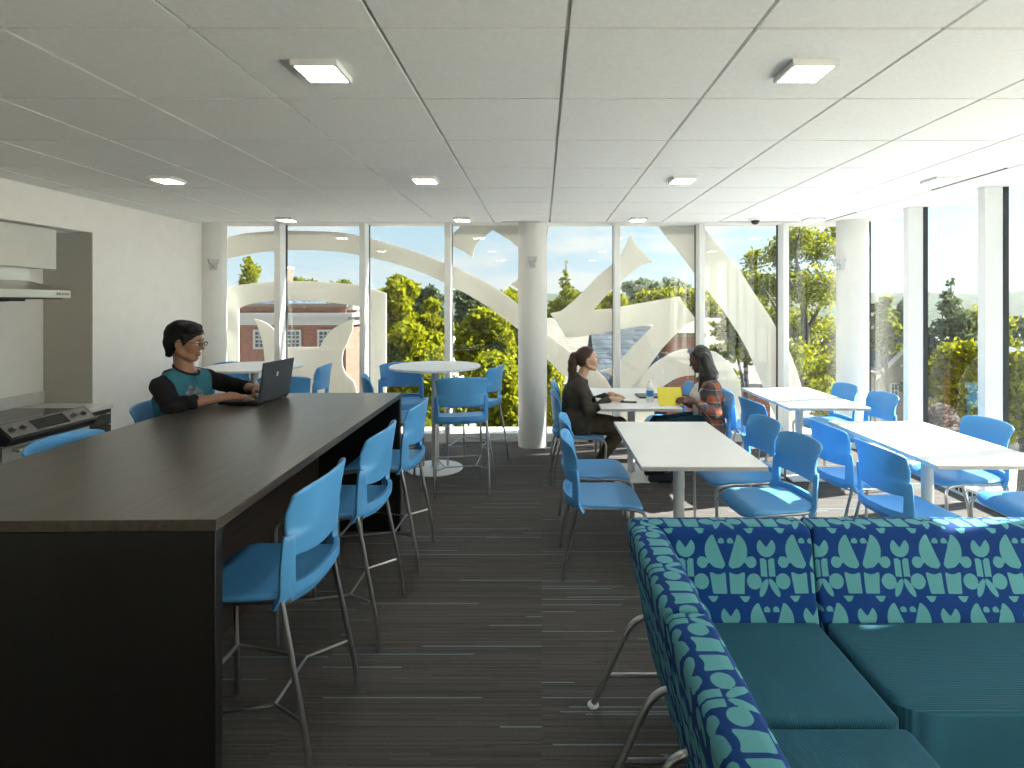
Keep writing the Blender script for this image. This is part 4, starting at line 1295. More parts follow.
# clear the face and the ears
H1.ell(wm(.122, 0, -.035), [.086, .10, .100], Mn1, .012, 'sub')
for _s in (-1, 1):
    H1.ell(wm(.022, _s * .088, -.040), [.045, .03, .052], Mn1, .008, 'sub'); H1.ell(wm(-.004, _s * .090, -.012), [.026, .03, .034], Mn1, .006, 'sub')
    H1.cone(wm(.020, _s * .070, .035), wm(.022, _s * .070, -.012), .014, .006, .010)
for _k in range(9):
    _a = -.05 + .0125 * _k
    H1.cone(wm(.030, _a, .118 - abs(_a) * .4), wm(.082, _a * .9 + .004, .066 + .010 * math.sin(_k * 2.1)), .011, .005, .006)
nrm = Mm @ V3((-.2, 0, -1)); H1.cut(wm(-.08, 0, -.098), tuple(nrm))
H1.mesh('hair', HAIRB, man, .0016)
# glasses
gm = MB()
for sg in (-1, 1):
    ring = [wm(.1065 - .004 * math.cos(a) * sg * 0, sg * .034 + .023 * math.cos(a), .000 + .0125 * math.sin(a)) for a in [2 * PI * k / 20 for k in range(20)]]
    gm.tube(ring, .0030, 6, closed=True)
    gm.tube([wm(.1055, sg * .057, .006), wm(.06, sg * .076, .006), wm(-.012, sg * .083, .004)], .0024, 6)
gm.tube([wm(.1075, -.011, .003), wm(.110, 0, .006), wm(.1075, .011, .003)], .002, 6)
o = gm.build('glasses', BLACK, man); o.matrix_parent_inverse = Matrix.Translation(man.location).inverted()
tag(man, 'man in glasses and a teal shirt with black sleeves typing on a laptop', 'person')

# laptop
lp = empty('laptop', (-1.80, 3.70, 1.0), R(-3))
MB().box(-.265, 0, -.19, .19, .006, .026).build('base', BLACK, lp, bevel=.004)
kb = MB()
for r_i in range(5):
    for c_i in range(14):
        kb.box(-.045 - .022 * r_i - .018, -.045 - .022 * r_i, -.165 + .0235 * c_i, -.165 + .0235 * c_i + .020, .026, .0285)
kb.build('keyboard', DARKG, lp, smooth=False)
MB().box(-.245, -.175, -.055, .055, .026, .0272).build('touchpad', POLE, lp, smooth=False)
t_ = R(8)
LT = Matrix.Translation((0, 0, .022)) @ Matrix.Rotation(t_, 4, 'Y')
ld = MB().box(-.004, .008, -.19, .19, .0, .255, LT).build('lid', mat('laptop_lid_grey', (.05, .058, .068), .35, metal=.4), lp, bevel=.003)
MB().box(-.006, -.004, -.178, .178, .014, .245, LT).build('screen', GLASSBLK, ld, smooth=False)
em = MB(); n = 20
vs = [LT @ V3((.0086, -.012 + .011 * math.cos(2 * PI * k / n), .165 + .017 * math.sin(2 * PI * k / n))) for k in range(n)]
em.add(vs, [tuple(range(n))]); em.build('emblem', mat('emblem_silver', (.75, .70, .62), .3), ld, smooth=False)
vs = [LT @ V3((.0090, -.014 + .005 * math.cos(2 * PI * k / n), .162 + .009 * math.sin(2 * PI * k / n))) for k in range(n)]
MB().add(vs, [tuple(range(n))]).build('emblem_center', mat('emblem_orange', (.65, .22, .05), .4), ld, smooth=False)
for yy in (-.15, .15):
    MB().lathe([(.008, -.006), (.008, .006)], (0, yy, .006), 12).build('foot', BLACK, lp)
    MB().tube([(0, yy - .03, .022), (0, yy + .03, .022)], .007, 10).build('hinge', BLACK, lp)
tag(lp, 'open dark grey laptop with a small round emblem on its lid on the dark counter', 'laptop')

# ---------- woman 1 (ponytail, dark jacket, faces +x)
w1 = empty('person', (.36, 5.22, 0))
SK2 = skinmat('skin_light', (.50, .30, .21))
HAIR2 = mat('dark_brown_hair', (.045, .018, .011), .4, var=.4, vscale=60, bump=.8, bscale=150, stretch=(1, 1, .2))
JKT = fabric('charcoal_olive_jacket', (.050, .046, .038), .2); PNT = fabric('olive_trousers', (.075, .062, .040), .2)
HC2 = V3((.435, 5.22, 1.125))
pel = V3((.315, 5.22, .565)); che = V3((.325, 5.22, .80)); nek = V3((.365, 5.22, .955))
shR = V3((.345, 5.07, .890)); shL = V3((.365, 5.37, .890))
elR = V3((.43, 5.02, .675)); wrR = V3((.635, 5.09, .775)); elL = V3((.46, 5.40, .68)); wrL = V3((.66, 5.33, .775))
knR, anR = V3((.74, 5.13, .485)), V3((.50, 5.13, .14)); knL, anL = V3((.76, 5.34, .485)), V3((.55, 5.36, .12))
F2 = Field((.05, 4.9, .0), (.95, 5.55, 1.28), .006)
torso(F2, pel, che, nek, shL, shR, -.012, .95, .045)
F2.cone(nek - V3((0, 0, .03)), HC2 + V3((-.02, 0, -.05)), .046, .044, .02)
for a, b, c in ((shR, elR, wrR), (shL, elL, wrL)):
    F2.cone(a, b, .040, .032, .02); F2.cone(b, c, .033, .020, .02)
hand(F2, wrR, (.92, .12, -.04), (0, 0, 1), -1, .45, s=.92)
hand(F2, wrL, (.90, -.25, -.04), (0, 0, 1), 1, .45, s=.92)
for q, kn, an in ((-1, knR, anR), (1, knL, anL)):
    F2.cone(pel + V3((.02, q * .085, -.02)), kn, .078, .052, .03); F2.cone(kn, an, .050, .034, .02)
wf, Mf = head(F2, HC2, R(-6), R(-4), .94, True)
F2.mesh('body', SK2, w1)
LIPS2 = mat('lips_rose', (.45, .16, .14), .45)
face_parts(wf, Mf, w1, HAIR2, LIPS2, .94)
J2 = Field((.05, 4.9, .38), (.95, 5.55, 1.02), .006)
torso(J2, pel, che, nek - V3((0, 0, .015)), shL, shR, .012, 1.0, .05)
for a, b, c in ((shR, elR, wrR), (shL, elL, wrL)):
    J2.cone(a, b, .060, .050, .025); J2.cone(b, b + (c - b) * .80, .049, .036, .02)
    m_ = (a + b) / 2; J2.cone(m_ + V3((.015, 0, 0)), m_ + V3((.03, 0, -.05)), .045, .038, .02)
    J2.cone(b + (c - b) * .70, b + (c - b) * .86, .041, .036, .008)
J2.cone(pel + V3((.02, .09, -.03)), pel + V3((.02, -.09, -.03)), .125, .125, .03)
J2.cone(pel + V3((.05, -.13, -.04)), pel + V3((.13, -.15, -.16)), .050, .028, .03)
J2.cone(nek + V3((-.07, 0, -.02)), nek + V3((-.075, 0, -.09)), .050, .045, .03)       # hood on the back
J2.cone(nek + V3((-.04, .06, .0)), nek + V3((-.04, -.06, .0)), .038, .038, .02)
J2.cut((nek.x + .045, nek.y, nek.z - .012), (.75, 0, 1))
J2.mesh('jacket', JKT, w1, .0032)
T2 = Field((.10, 4.95, .05), (.95, 5.5, .66), .007)
for q, kn, an in ((-1, knR, anR), (1, knL, anL)):
    T2.cone(pel + V3((.02, q * .085, -.02)), kn, .092, .066, .03); T2.cone(kn, kn + (an - kn) * .85, .064, .046, .02)
T2.mesh('trousers', PNT, w1, .0032)
S2 = Field((.35, 5.0, .0), (.80, 5.5, .22), .006)
for an in (anR, anL):
    S2.cone(an + V3((-.02, 0, -.02)), an + V3((.0, 0, -.03)), .042, .040, .02); S2.cone(an + V3((0, 0, -.045)), an + V3((.15, 0, -.095)), .036, .026, .02)
S2.mesh('shoes', fabric('brown_shoe', (.07, .035, .022)), w1)
HH = Field((.10, 5.02, .70), (.62, 5.42, 1.30), .0045)
hair_shell(HH, wf, Mf, .94, thick=.98)
Mn2 = np.array([[Mf[i][j] for j in range(3)] for i in range(3)])
HH.ell(wf(.092, 0, -.012), [.082, .10, .098], Mn2, .012, 'sub')
for sg in (-1, 1): HH.ell(wf(.015, sg * .085, -.035), [.045, .03, .055], Mn2, .010, 'sub')
HH.cut(wf(-.08, 0, -.065), tuple(Mf @ V3((-.1, 0, -1))))
tail = [wf(-.10, 0, .052), wf(-.135, 0, .040), wf(-.155, 0, -.02), wf(-.165, .0, -.09), wf(-.172, 0, -.17), wf(-.190, 0, -.25), wf(-.200, 0, -.32)]
rs = [.028, .040, .044, .040, .034, .024, .008]
for i in range(6): HH.cone(tail[i], tail[i + 1], rs[i], rs[i + 1], .015)
HH.mesh('hair', HAIR2, w1, .0016)
o = MB().tube([wf(-.104 + .012 * math.sin(a), .036 * math.cos(a), .052 + .036 * math.sin(a)) for a in [2 * PI * k / 20 for k in range(20)]], .007, 8, closed=True).build('hair_tie', mat('white_elastic', (.75, .74, .70), .7), w1)
o.matrix_parent_inverse = Matrix.Translation(w1.location).inverted()
tag(w1, 'woman with a brown ponytail and dark hooded jacket seated with her phone at the table', 'person')

# ---------- woman 2 (long hair, plaid shirt, faces -x)
w2 = empty('person', (1.54, 5.17, 0))
SK3 = skinmat('skin_dark', (.115, .055, .036))
HAIR3 = mat('long_black_hair', (.014, .011, .010), .38, var=.5, vscale=50, bump=.9, bscale=150, stretch=(1, 1, .15))
def plaid():
    m = bpy.data.materials.new('plaid_flannel'); m.use_nodes = True
    t = m.node_tree; b = t.nodes['Principled BSDF']; L = t.links.new
    g_ = N(t, 'ShaderNodeTexCoord'); sp = N(t, 'ShaderNodeSeparateXYZ'); L(g_.outputs['Object'], sp.inputs[0])
    def band(src, per, wid, off):
        a = N(t, 'ShaderNodeMath', operation='MULTIPLY_ADD'); L(src, a.inputs[0]); a.inputs[1].default_value = 1 / per; a.inputs[2].default_value = off
        f = N(t, 'ShaderNodeMath', operation='FRACT'); L(a.outputs[0], f.inputs[0])
        l = N(t, 'ShaderNodeMath', operation='LESS_THAN'); L(f.outputs[0], l.inputs[0]); l.inputs[1].default_value = wid
        return l.outputs[0]
    ad = N(t, 'ShaderNodeMath', operation='ADD'); L(sp.outputs[0], ad.inputs[0]); L(sp.outputs[1], ad.inputs[1])
    cur = None
    col = (0.40, 0.105, 0.045, 1)
    for src, per, wid, off, c, fac in ((sp.outputs[2], .105, .46, .1, (.055, .085, .11, 1), .75), (ad.outputs[0], .10, .46, .3, (.05, .08, .105, 1), .75), (sp.outputs[2], .105, .05, .7, (.6, .5, .42, 1), .6), (ad.outputs[0], .10, .05, .9, (.6, .5, .42, 1), .6)):
        mb_ = N(t, 'ShaderNodeMath', operation='MULTIPLY'); L(band(src, per, wid, off), mb_.inputs[0]); mb_.inputs[1].default_value = fac
        x = N(t, 'ShaderNodeMix', data_type='RGBA'); L(mb_.outputs[0], x.inputs[0]); x.inputs[7].default_value = c
        if cur is None: x.inputs[6].default_value = col
        else: L(cur, x.inputs[6])
        cur = x.outputs[2]
    L(cur, b.inputs['Base Color']); b.inputs['Roughness'].default_value = .95
    return m
PLAID = plaid(); TOPW = fabric('white_top', (.62, .62, .60), .05); JEAN = fabric('teal_blue_jeans', (.012, .050, .085), .2)
HC3 = V3((1.475, 5.17, 1.130))
pel = V3((1.545, 5.17, .565)); che = V3((1.545, 5.17, .80)); nek = V3((1.535, 5.17, .955))
shR = V3((1.545, 5.32, .890)); shL = V3((1.555, 5.02, .890))
elL = V3((1.56, 4.92, .665)); wrL = V3((1.335, 4.865, .795)); elR = V3((1.46, 5.40, .68)); wrR = V3((1.235, 5.15, .800))
knL, anL = V3((1.10, 5.08, .515)), V3((1.16, 5.08, .10)); knR, anR = V3((1.10, 5.27, .515)), V3((1.16, 5.27, .10))
F3 = Field((.85, 4.75, .0), (1.82, 5.6, 1.29), .006)
torso(F3, pel, che, nek, shL, shR, -.010, .97, .050, V3((-1, 0, 0)))
F3.cone(nek - V3((0, 0, .03)), HC3 + V3((.02, 0, -.05)), .046, .044, .02)
for a, b, c in ((shR, elR, wrR), (shL, elL, wrL)):
    F3.cone(a, b, .042, .034, .02); F3.cone(b, c, .034, .021, .02)
hand(F3, wrL, (-.93, .10, .06), (.1, -.75, .6), 1, .70, s=.94)
hand(F3, wrR, (-.50, -.62, .05), (-.2, .3, .9), 1, .55, s=.94)
for q, kn, an in ((-1, knL, anL), (1, knR, anR)):
    F3.cone(pel + V3((-.02, q * .085, -.02)), kn, .080, .054, .03); F3.cone(kn, an, .052, .034, .02)
wg, Mg = head(F3, HC3, R(180 + 8), R(18), .95, True)
F3.mesh('body', SK3, w2)
face_parts(wg, Mg, w2, HAIR3, mat('lips_plum', (.16, .05, .045), .45), .95, SK3)
T3 = Field((1.3, 4.85, .44), (1.78, 5.5, 1.0), .006)
torso(T3, pel, che, nek - V3((0, 0, .03)), shL, shR, .002, 1.0, .055, V3((-1, 0, 0)))
T3.cut((nek.x - .05, nek.y, nek.z - .045), (-.6, 0, 1))
T3.mesh('white_top', TOPW, w2)
K3 = Field((1.2, 4.8, .38), (1.85, 5.6, 1.02), .006)
torso(K3, pel + V3((.012, 0, 0)), che + V3((.012, 0, 0)), nek + V3((.01, 0, -.015)), shL, shR, .014, 1.02, 0, V3((-1, 0, 0)))
K3.cone(pel + V3((.03, .09, -.03)), pel + V3((.03, -.09, -.05)), .118, .118, .03)
K3.cone(che + V3((-.07, 0, .20)), che + V3((-.155, 0, -.26)), .055, .085, .03, 'sub', .08)
for a, b, c in ((shR, elR, wrR), (shL, elL, wrL)):
    K3.cone(a, b, .060, .050, .025); K3.cone(b, b + (c - b) * .74, .049, .036, .02)
    m_ = (a + b) / 2; K3.cone(m_ + V3((-.015, 0, 0)), m_ + V3((-.03, 0, -.05)), .045, .038, .02)
K3.cut((nek.x - .03, nek.y, nek.z + .0), (-.3, 0, 1))
K3.mesh('plaid_shirt', PLAID, w2, .0032)
B3 = Field((.95, 4.9, .05), (1.75, 5.45, .68), .007)
B3.cone(pel + V3((0, .07, -.02)), pel + V3((0, -.07, -.02)), .112, .112, .03)
for q, kn, an in ((-1, knL, anL), (1, knR, anR)):
    B3.cone(pel + V3((-.02, q * .085, -.02)), kn, .092, .066, .03); B3.cone(kn, kn + (an - kn) * .9, .062, .044, .02)
B3.mesh('jeans', JEAN, w2, .0032)
S3 = Field((.90, 4.9, .0), (1.35, 5.45, .20), .006)
for an in (anL, anR):
    S3.cone(an + V3((.02, 0, -.02)), an + V3((.02, 0, -.05)), .042, .042, .02); S3.cone(an + V3((0, 0, -.05)), an + V3((-.15, 0, -.062)), .042, .034, .02)
S3.mesh('sneakers', fabric('dark_sneaker', (.03, .035, .045)), w2)
G3 = Field((1.32, 4.98, .68), (1.78, 5.36, 1.31), .0045)
hair_shell(G3, wg, Mg, .95, thick=1.03)
Mn3 = np.array([[Mg[i][j] for j in range(3)] for i in range(3)])
for k, (dx, dy) in enumerate(((.02, -.085), (.055, -.06), (.075, 0), (.055, .06), (.02, .085), (.0, -.10), (.03, -.09))):
    p0 = V3(HC3) + V3((dx, dy, .03)); p1 = p0 + V3((.055, dy * .25, -.16)); p2 = p1 + V3((-.01 + .02 * math.sin(k), 0, -.16 - .02 * (k % 3)))
    G3.cone(p0, p1, .040, .042, .02); G3.cone(p1, p2, .042, .014, .02)
lock0 = V3(wg(.005, .080, .01))
G3.cone(lock0, lock0 + V3((.0, -.015, -.15)), .022, .030, .015); G3.cone(lock0 + V3((.0, -.015, -.15)), lock0 + V3((-.03, -.01, -.30)), .030, .012, .015)
G3.ell(wg(.095, 0, -.018), [.078, .088, .100], Mn3, .010, 'sub')
G3.mesh('hair', HAIR3, w2, .002)
sgm = MB()
for sg in (-1, 1):
    ring = [wg(.058 - .020 * math.sin(a), sg * .034 + .025 * math.cos(a), .112 + .019 * math.sin(a)) for a in [2 * PI * k / 20 for k in range(20)]]
    sgm.add(ring, [tuple(range(20))]); sgm.tube(ring, .003, 6, closed=True)
    sgm.tube([wg(.052, sg * .062, .108), wg(.0, sg * .088, .070), wg(-.03, sg * .090, .055)], .003, 6)
o = sgm.build('sunglasses', mat('sunglass_lens', (.25, .30, .36), .08, metal=.6), w2); o.matrix_parent_inverse = Matrix.Translation(w2.location).inverted()
tag(w2, 'woman with long dark hair, sunglasses on her head and a plaid shirt reading', 'person')

# ---------- things on the women's table (top at .742)
TT = .7425
wb = empty('water_bottle', (1.005, 5.13, TT))
CLR = mat('clear_plastic', (.80, .84, .86), .12, spec=.6)
MB().lathe([(.030, 0), (.033, .006), (.033, .125), (.030, .145), (.018, .168), (.013, .178)], n=28).build('bottle_body', CLR, wb)
MB().lathe([(.0338, .050), (.0338, .105)], n=28, cap=False).build('label', mat('bottle_label_blue', (.03, .22, .60), .4), wb)
MB().lathe([(.0155, .178), (.0155, .195)], n=20).build('cap', LAMINATE, wb)
tag(wb, 'clear water bottle with a blue band on the table between the women', 'bottle')
cl_ = empty('closed_laptop', (1.08, 5.40, TT), R(4))
MB().box(-.15, .15, -.10, .10, 0, .009).build('base', DARKG, cl_, bevel=.003)
MB().box(-.15, .15, -.10, .10, .0095, .018).build('lid', mat('blue_grey_shell', (.10, .13, .16), .4), cl_, bevel=.003)
tag(cl_, 'closed grey laptop lying beyond the water bottle', 'laptop')
ph = empty('phone', (.80, 5.09, TT), R(-12))
MB().box(-.075, .075, -.037, .037, 0, .009).build('case', BLACK, ph, bevel=.003)
MB().box(-.068, .068, -.033, .033, .009, .0098).build('screen', GLASSBLK, ph, smooth=False)
tag(ph, 'black phone lying under the hand of the ponytailed woman', 'phone')
YEL = mat('yellow_paper', (.72, .62, .06), .6, var=.03)
fo = empty('yellow_folder', (1.150, 4.91, TT), R(2))
FT = Matrix.Rotation(R(-28), 4, 'X')
MB().box(-.108, .108, -.002, 0, .002, .175, FT).build('cover', YEL, fo, smooth=False)
MB().box(-.106, .106, .000, .006, .004, .170, Matrix.Rotation(R(-30), 4, 'X')).build('page_block', mat('yellow_pages', (.80, .74, .22), .7), fo, smooth=False)
tag(fo, 'yellow folder propped in the hands of the woman in plaid', 'folder')

# ------------------------------------------------------------------ outdoors
GZ = -8.0
struct(MB().box(-260, 260, -200, 420, GZ - .5, GZ).build('ground', GROUND, smooth=False), 'green ground far below the windows')
def hill(name, y, x0, x1, zf, label, depth=60):
    n = 90
    vs = []; fs = []
    for i in range(n + 1):
        x = x0 + (x1 - x0) * i / n
        z = zf(x)
        for (dy, k) in ((-depth, 0), (-depth * .5, .62), (-depth * .2, .93), (0, 1.0), (depth * .6, .5)):
            vs.append((x, y + dy, GZ + (z - GZ) * k + 1.2 * noise.noise(Vector((x * .08, dy * .08, y))) * k))
    for i in range(n):
        for k in range(4):
            fs.append((i * 5 + k, (i + 1) * 5 + k, (i + 1) * 5 + k + 1, i * 5 + k + 1))
    struct(MB().add(vs, fs).build(name, HILLM), label)
hill('hills', 260, -260, 330, lambda x: 6.5 + 2.5 * noise.noise(Vector((x * .02, 3, 0))) + 1.0 * noise.noise(Vector((x * .11, 7, 0))), 'low wooded ridge on the horizon')

rnd = random.Random(7)
def leafmat(name, c, tcol):
    return translucent_mat(name, c, tcol, .45, island=.45)
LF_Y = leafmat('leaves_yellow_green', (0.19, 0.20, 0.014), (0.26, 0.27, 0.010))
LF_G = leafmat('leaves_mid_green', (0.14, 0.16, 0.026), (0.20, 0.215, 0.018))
LF_D = leafmat('leaves_dark_green', (0.075, 0.10, 0.060), (0.085, 0.11, 0.05))
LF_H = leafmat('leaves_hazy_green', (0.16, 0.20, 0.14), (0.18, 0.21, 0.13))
LF_P = leafmat('blossom_pale', (0.20, 0.17, 0.16), (0.15, 0.13, 0.12))
def leafcloud(blobs, n, size, seed, shell=.55, flat=0.0):
    r = np.random.RandomState(seed)
    vol = np.array([b[3] * b[4] * b[5] for b in blobs]) ** .75
    cnt = np.maximum(1, (n * vol / vol.sum()).astype(int))
    C = []
    for b, k in zip(blobs, cnt):
        d = r.normal(size=(k, 3)); d /= np.linalg.norm(d, axis=1)[:, None]
        rad = shell + (1 - shell) * r.rand(k) ** .6
        # lumpy
        lump = 1 + .16 * np.sin(d[:, 0] * 7 + seed) * np.sin(d[:, 1] * 6 + 1.3 * seed) + .12 * np.sin(d[:, 2] * 9 + d[:, 0] * 5)
        C.append(np.array(b[:3]) + d * (rad * lump)[:, None] * np.array(b[3:6]))
    C = np.concatenate(C); k = len(C)
    a = r.normal(size=(k, 3)); a /= np.linalg.norm(a, axis=1)[:, None]
    bb = r.normal(size=(k, 3)); bb -= a * (a * bb).sum(1)[:, None]; bb /= np.linalg.norm(bb, axis=1)[:, None]
    s = size * (.6 + .8 * r.rand(k))[:, None]
    v = np.empty((k, 4, 3)); v[:, 0] = C - a * s; v[:, 1] = C + bb * s * .55; v[:, 2] = C + a * s; v[:, 3] = C - bb * s * .55
    return v.reshape(-1, 3)
def cloud_obj(name, verts, m, parent):
    k = len(verts) // 4
    me = bpy.data.meshes.new(name)
    me.vertices.add(len(verts)); me.vertices.foreach_set('co', verts.astype(np.float32).ravel())
    me.loops.add(len(verts)); me.loops.foreach_set('vertex_index', np.arange(len(verts), dtype=np.int32))
    me.polygons.add(k); me.polygons.foreach_set('loop_start', np.arange(0, 4 * k, 4, dtype=np.int32))
    me.update(calc_edges=True); me.validate()
    me.materials.append(m)
    o = bpy.data.objects.new(name, me); COL.objects.link(o); o.parent = parent
    return o
GTREE = 'trees outside the windows'
def tree(px, top, wpx, bot, Y, m, label, n=2600, size=.2, nb=9, seed=None, kind='tree', trunk=True, shell=.55, name=None, group=GTREE):
    """crown spans wpx pixels round px, from row top to row bot, standing Y metres away"""
    seed = seed if seed is not None else int(px * 7 + top)
    r = random.Random(seed)
    pt = PX(px, top, Y); pb = PX(px, bot, Y)
    w = wpx * Y / FPX / 2; h = (pt.z - pb.z) / 2; cx, cz = pt.x, (pt.z + pb.z) / 2
    root = empty(name or 'broadleaf_tree', (cx, Y, GZ))
    blobs = [(0, 0, cz - GZ, w * .62, w * .6, h * .8)]
    for k in range(nb):
        a = r.random() * 2 * PI; zz = r.uniform(-.7, .72)
        q = math.sqrt(max(0.05, 1 - zz * zz)) * .62
        s = r.uniform(.30, .46)
        blobs.append((math.cos(a) * q * w, math.sin(a) * q * w, cz - GZ + zz * h, w * s, w * s, min(h, w) * s * .9))
    blobs.append((r.uniform(-.15, .15) * w, 0, cz - GZ + h - min(h, w) * .36, w * .38, w * .38, min(h, w) * .36))
    cloud_obj('foliage', leafcloud(blobs, n, size, seed, shell), m, root)
    if trunk:
        tr = MB().tube([(0, 0, 0), (.1 * w, 0, (cz - GZ) * .55), (0, .05 * w, cz - GZ)], .1, 8, rs=[w * .09 + .06, w * .065 + .04, w * .03 + .02])
        for k in range(4):
            a = k * PI / 2 + r.random(); tr.tube([(0, 0, (cz - GZ) * (.6 + .08 * k)), (math.cos(a) * w * .5, math.sin(a) * w * .5, (cz - GZ) * (.75 + .08 * k))], .05, 6, rs=[w * .04 + .02, w * .01 + .01])
        tr.build('trunk', BARK, root)
    tag(root, label, kind, group)
    return root
def conifer(px, top, wpx, bot, Y, m, label, n, size):
    r = random.Random(px)
    pt = PX(px, top, Y); pb = PX(px, bot, Y); w = wpx * Y / FPX / 2; h = pt.z - pb.z
    root = empty('conifer_tree', (pt.x, Y, GZ))
    blobs = []
    for k in range(11):
        t = k / 10.0
        rr = w * (.10 + .90 * t ** .8)
        for q in range(2 + int(t * 5)):
            a = r.random() * 6.28; d = rr * (.35 + .4 * r.random())
            blobs.append((math.cos(a) * d, math.sin(a) * d, pt.z - GZ - h * (t * .95 + .03) + r.uniform(-.03, .03) * h, rr * .5, rr * .5, h * .040 + rr * .05))
    cloud_obj('foliage', leafcloud(blobs, n, size, px, .1), m, root)
    MB().tube([(0, 0, 0), (0, 0, pt.z - GZ - .1)], .1, 8, rs=[.22, .03]).build('trunk', BARK, root)
    tag(root, label, 'tree', GTREE)
    return root
# far left behind the brick building
tree(249, 256, 26, 300, 42, LF_Y, 'sparse yellow-green tree beside the brick chimney', 900, .16, 8, shell=.2)
tree(300, 277, 40, 315, 46, LF_G, 'green treetop above the brick building, left of two', 1500, .25)
tree(345, 281, 40, 315, 48, LF_G, 'green treetop above the brick building, right of two', 1500, .25)
# trees between the cream arch and the round column
tree(396, 275, 52, 350, 30, LF_Y, 'tallest yellow-green tree, right of the cream arch leg', 5200, .17, 14)
tree(409, 320, 72, 420, 24.8, LF_Y, 'bushy yellow-green tree behind the raised round table', 6500, .16, 16)
tree(432, 299, 44, 400, 28, LF_Y, 'yellow-green tree against the fourth upright, peaked crown', 4500, .16, 12)
tree(484, 307, 66, 400, 30, LF_Y, 'broad yellow-green tree under the cream swash', 6500, .17, 16)
tree(524, 314, 46, 400, 33, LF_G, 'darker green tree just left of the round column', 4500, .16, 12)
tree(500, 352, 90, 440, 21, LF_Y, 'low yellow-green tree behind the stools by the round column', 6500, .14, 16)
tree(432, 372, 70, 450, 19, LF_G, 'low green tree seen under the round table top', 4200, .13, 14)
tree(430, 288, 40, 330, 75, LF_D, 'distant dark tree above the yellow-green ones, left of two', 1800, .45)
tree(476, 287, 62, 330, 78, LF_D, 'distant dark tree above the yellow-green ones, right of two', 2400, .45)
tree(512, 289, 40, 330, 60, LF_Y, 'distant light treetop left of the round column', 1500, .3)
# between the column and the women
conifer(566, 263, 40, 340, 34, LF_G, 'pointed conifer just right of the round column', 3000, .13)
tree(572, 290, 62, 335, 38, LF_G, 'rounded green tree round the foot of the pointed tree', 3400, .2)
tree(616, 292, 50, 332, 44, LF_Y, 'yellow-green treetop between the cream hook and its diagonal', 3000, .22)
tree(662, 288, 62, 335, 44, LF_Y, 'yellow-green treetop above the roofs behind the women', 3400, .22)
tree(642, 279, 44, 310, 78, LF_H, 'pale hazy far treetop over the roofs, left of two', 1500, .45)
tree(672, 278, 40, 310, 98, LF_H, 'pale hazy far treetop over the roofs, right of two', 1500, .45)
tree(706, 290, 56, 338, 40, LF_Y, 'yellow-green tree crossed by the cream diagonal', 3600, .2)
tree(745, 268, 66, 372, 17, LF_G, 'grey-green tree behind the cream diagonal, left of the tall tree', 4200, .10, 16, shell=.25)
tree(728, 366, 40, 392, 20.3, LF_G, 'dark bush on the pale roof behind the woman in plaid', 900, .09, 8, name='bush', kind='bush', trunk=False)
tree(716, 344, 22, 356, 21, LF_G, 'small bush against the pale roof', 500, .08, 6, name='bush', kind='bush', trunk=False)
tree(553, 352, 40, 440, 15, LF_Y, 'yellow-green shrub seen beside the foot of the round column', 1500, .09, 10)
# tall loose tree with visible limbs
tr_root = empty('tall_tree', (PX(798, 0, 13).x, 13, GZ))
def P2(px, py, dy=0):
    p = PX(px, py, 13 + dy); return (p.x - tr_root.location.x, p.y - 13, p.z - GZ)
tm = MB()
tm.tube([P2(800, 640), P2(799, 440), P2(803, 370), P2(806, 330), P2(800, 290), P2(796, 250), P2(800, 228)], .1, 10, rs=[.15, .12, .085, .07, .045, .028, .012])
tm.tube([P2(803, 372), P2(818, 352, .3), P2(832, 342, .5), P2(846, 330, .6)], .06, 8, rs=[.055, .045, .035, .02])
tm.tube([P2(806, 333), P2(817, 312, .2), P2(826, 296, .3), P2(834, 270, .4)], .06, 8, rs=[.055, .04, .03, .015])
tm.tube([P2(800, 300), P2(786, 275, -.2), P2(778, 250, -.3)], .05, 8, rs=[.06, .04, .02])
tm.tube([P2(803, 350), P2(784, 322, -.3), P2(765, 290, -.5)], .05, 8, rs=[.07, .045, .02])
tm.build('trunk', BARK, tr_root)
bl = []
r_ = random.Random(5)
for px, py, w in [(796, 240, 20), (778, 255, 20), (815, 250, 20), (838, 235, 18), (768, 290, 16), (790, 285, 22), (815, 290, 22), (840, 290, 18), (780, 320, 18), (802, 330, 22), (830, 335, 22), (790, 360, 20), (815, 372, 24), (842, 372, 20), (752, 262, 13), (785, 390, 20), (826, 400, 22), (845, 255, 16)]:
    p = P2(px, py, r_.uniform(-1.2, 1.6)); w = w * 13 / FPX
    bl.append((p[0], p[1], p[2], w, w * 1.1, w * .95))
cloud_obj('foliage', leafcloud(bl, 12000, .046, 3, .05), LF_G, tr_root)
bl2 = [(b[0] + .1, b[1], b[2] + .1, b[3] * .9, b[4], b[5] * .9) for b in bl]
cloud_obj('sunlight_tint_foliage', leafcloud(bl2, 8000, .046, 9, .25), LF_Y, tr_root)  # yellower leaves shifted sunward; sunlight put into the leaf colour
tag(tr_root, 'tall loose-crowned tree with dark limbs beside the corner column', 'tree', GTREE)
tree(836, 320, 60, 440, 30, LF_G, 'green trees filling low behind the tall loose-crowned tree', 2600, .16, 12)
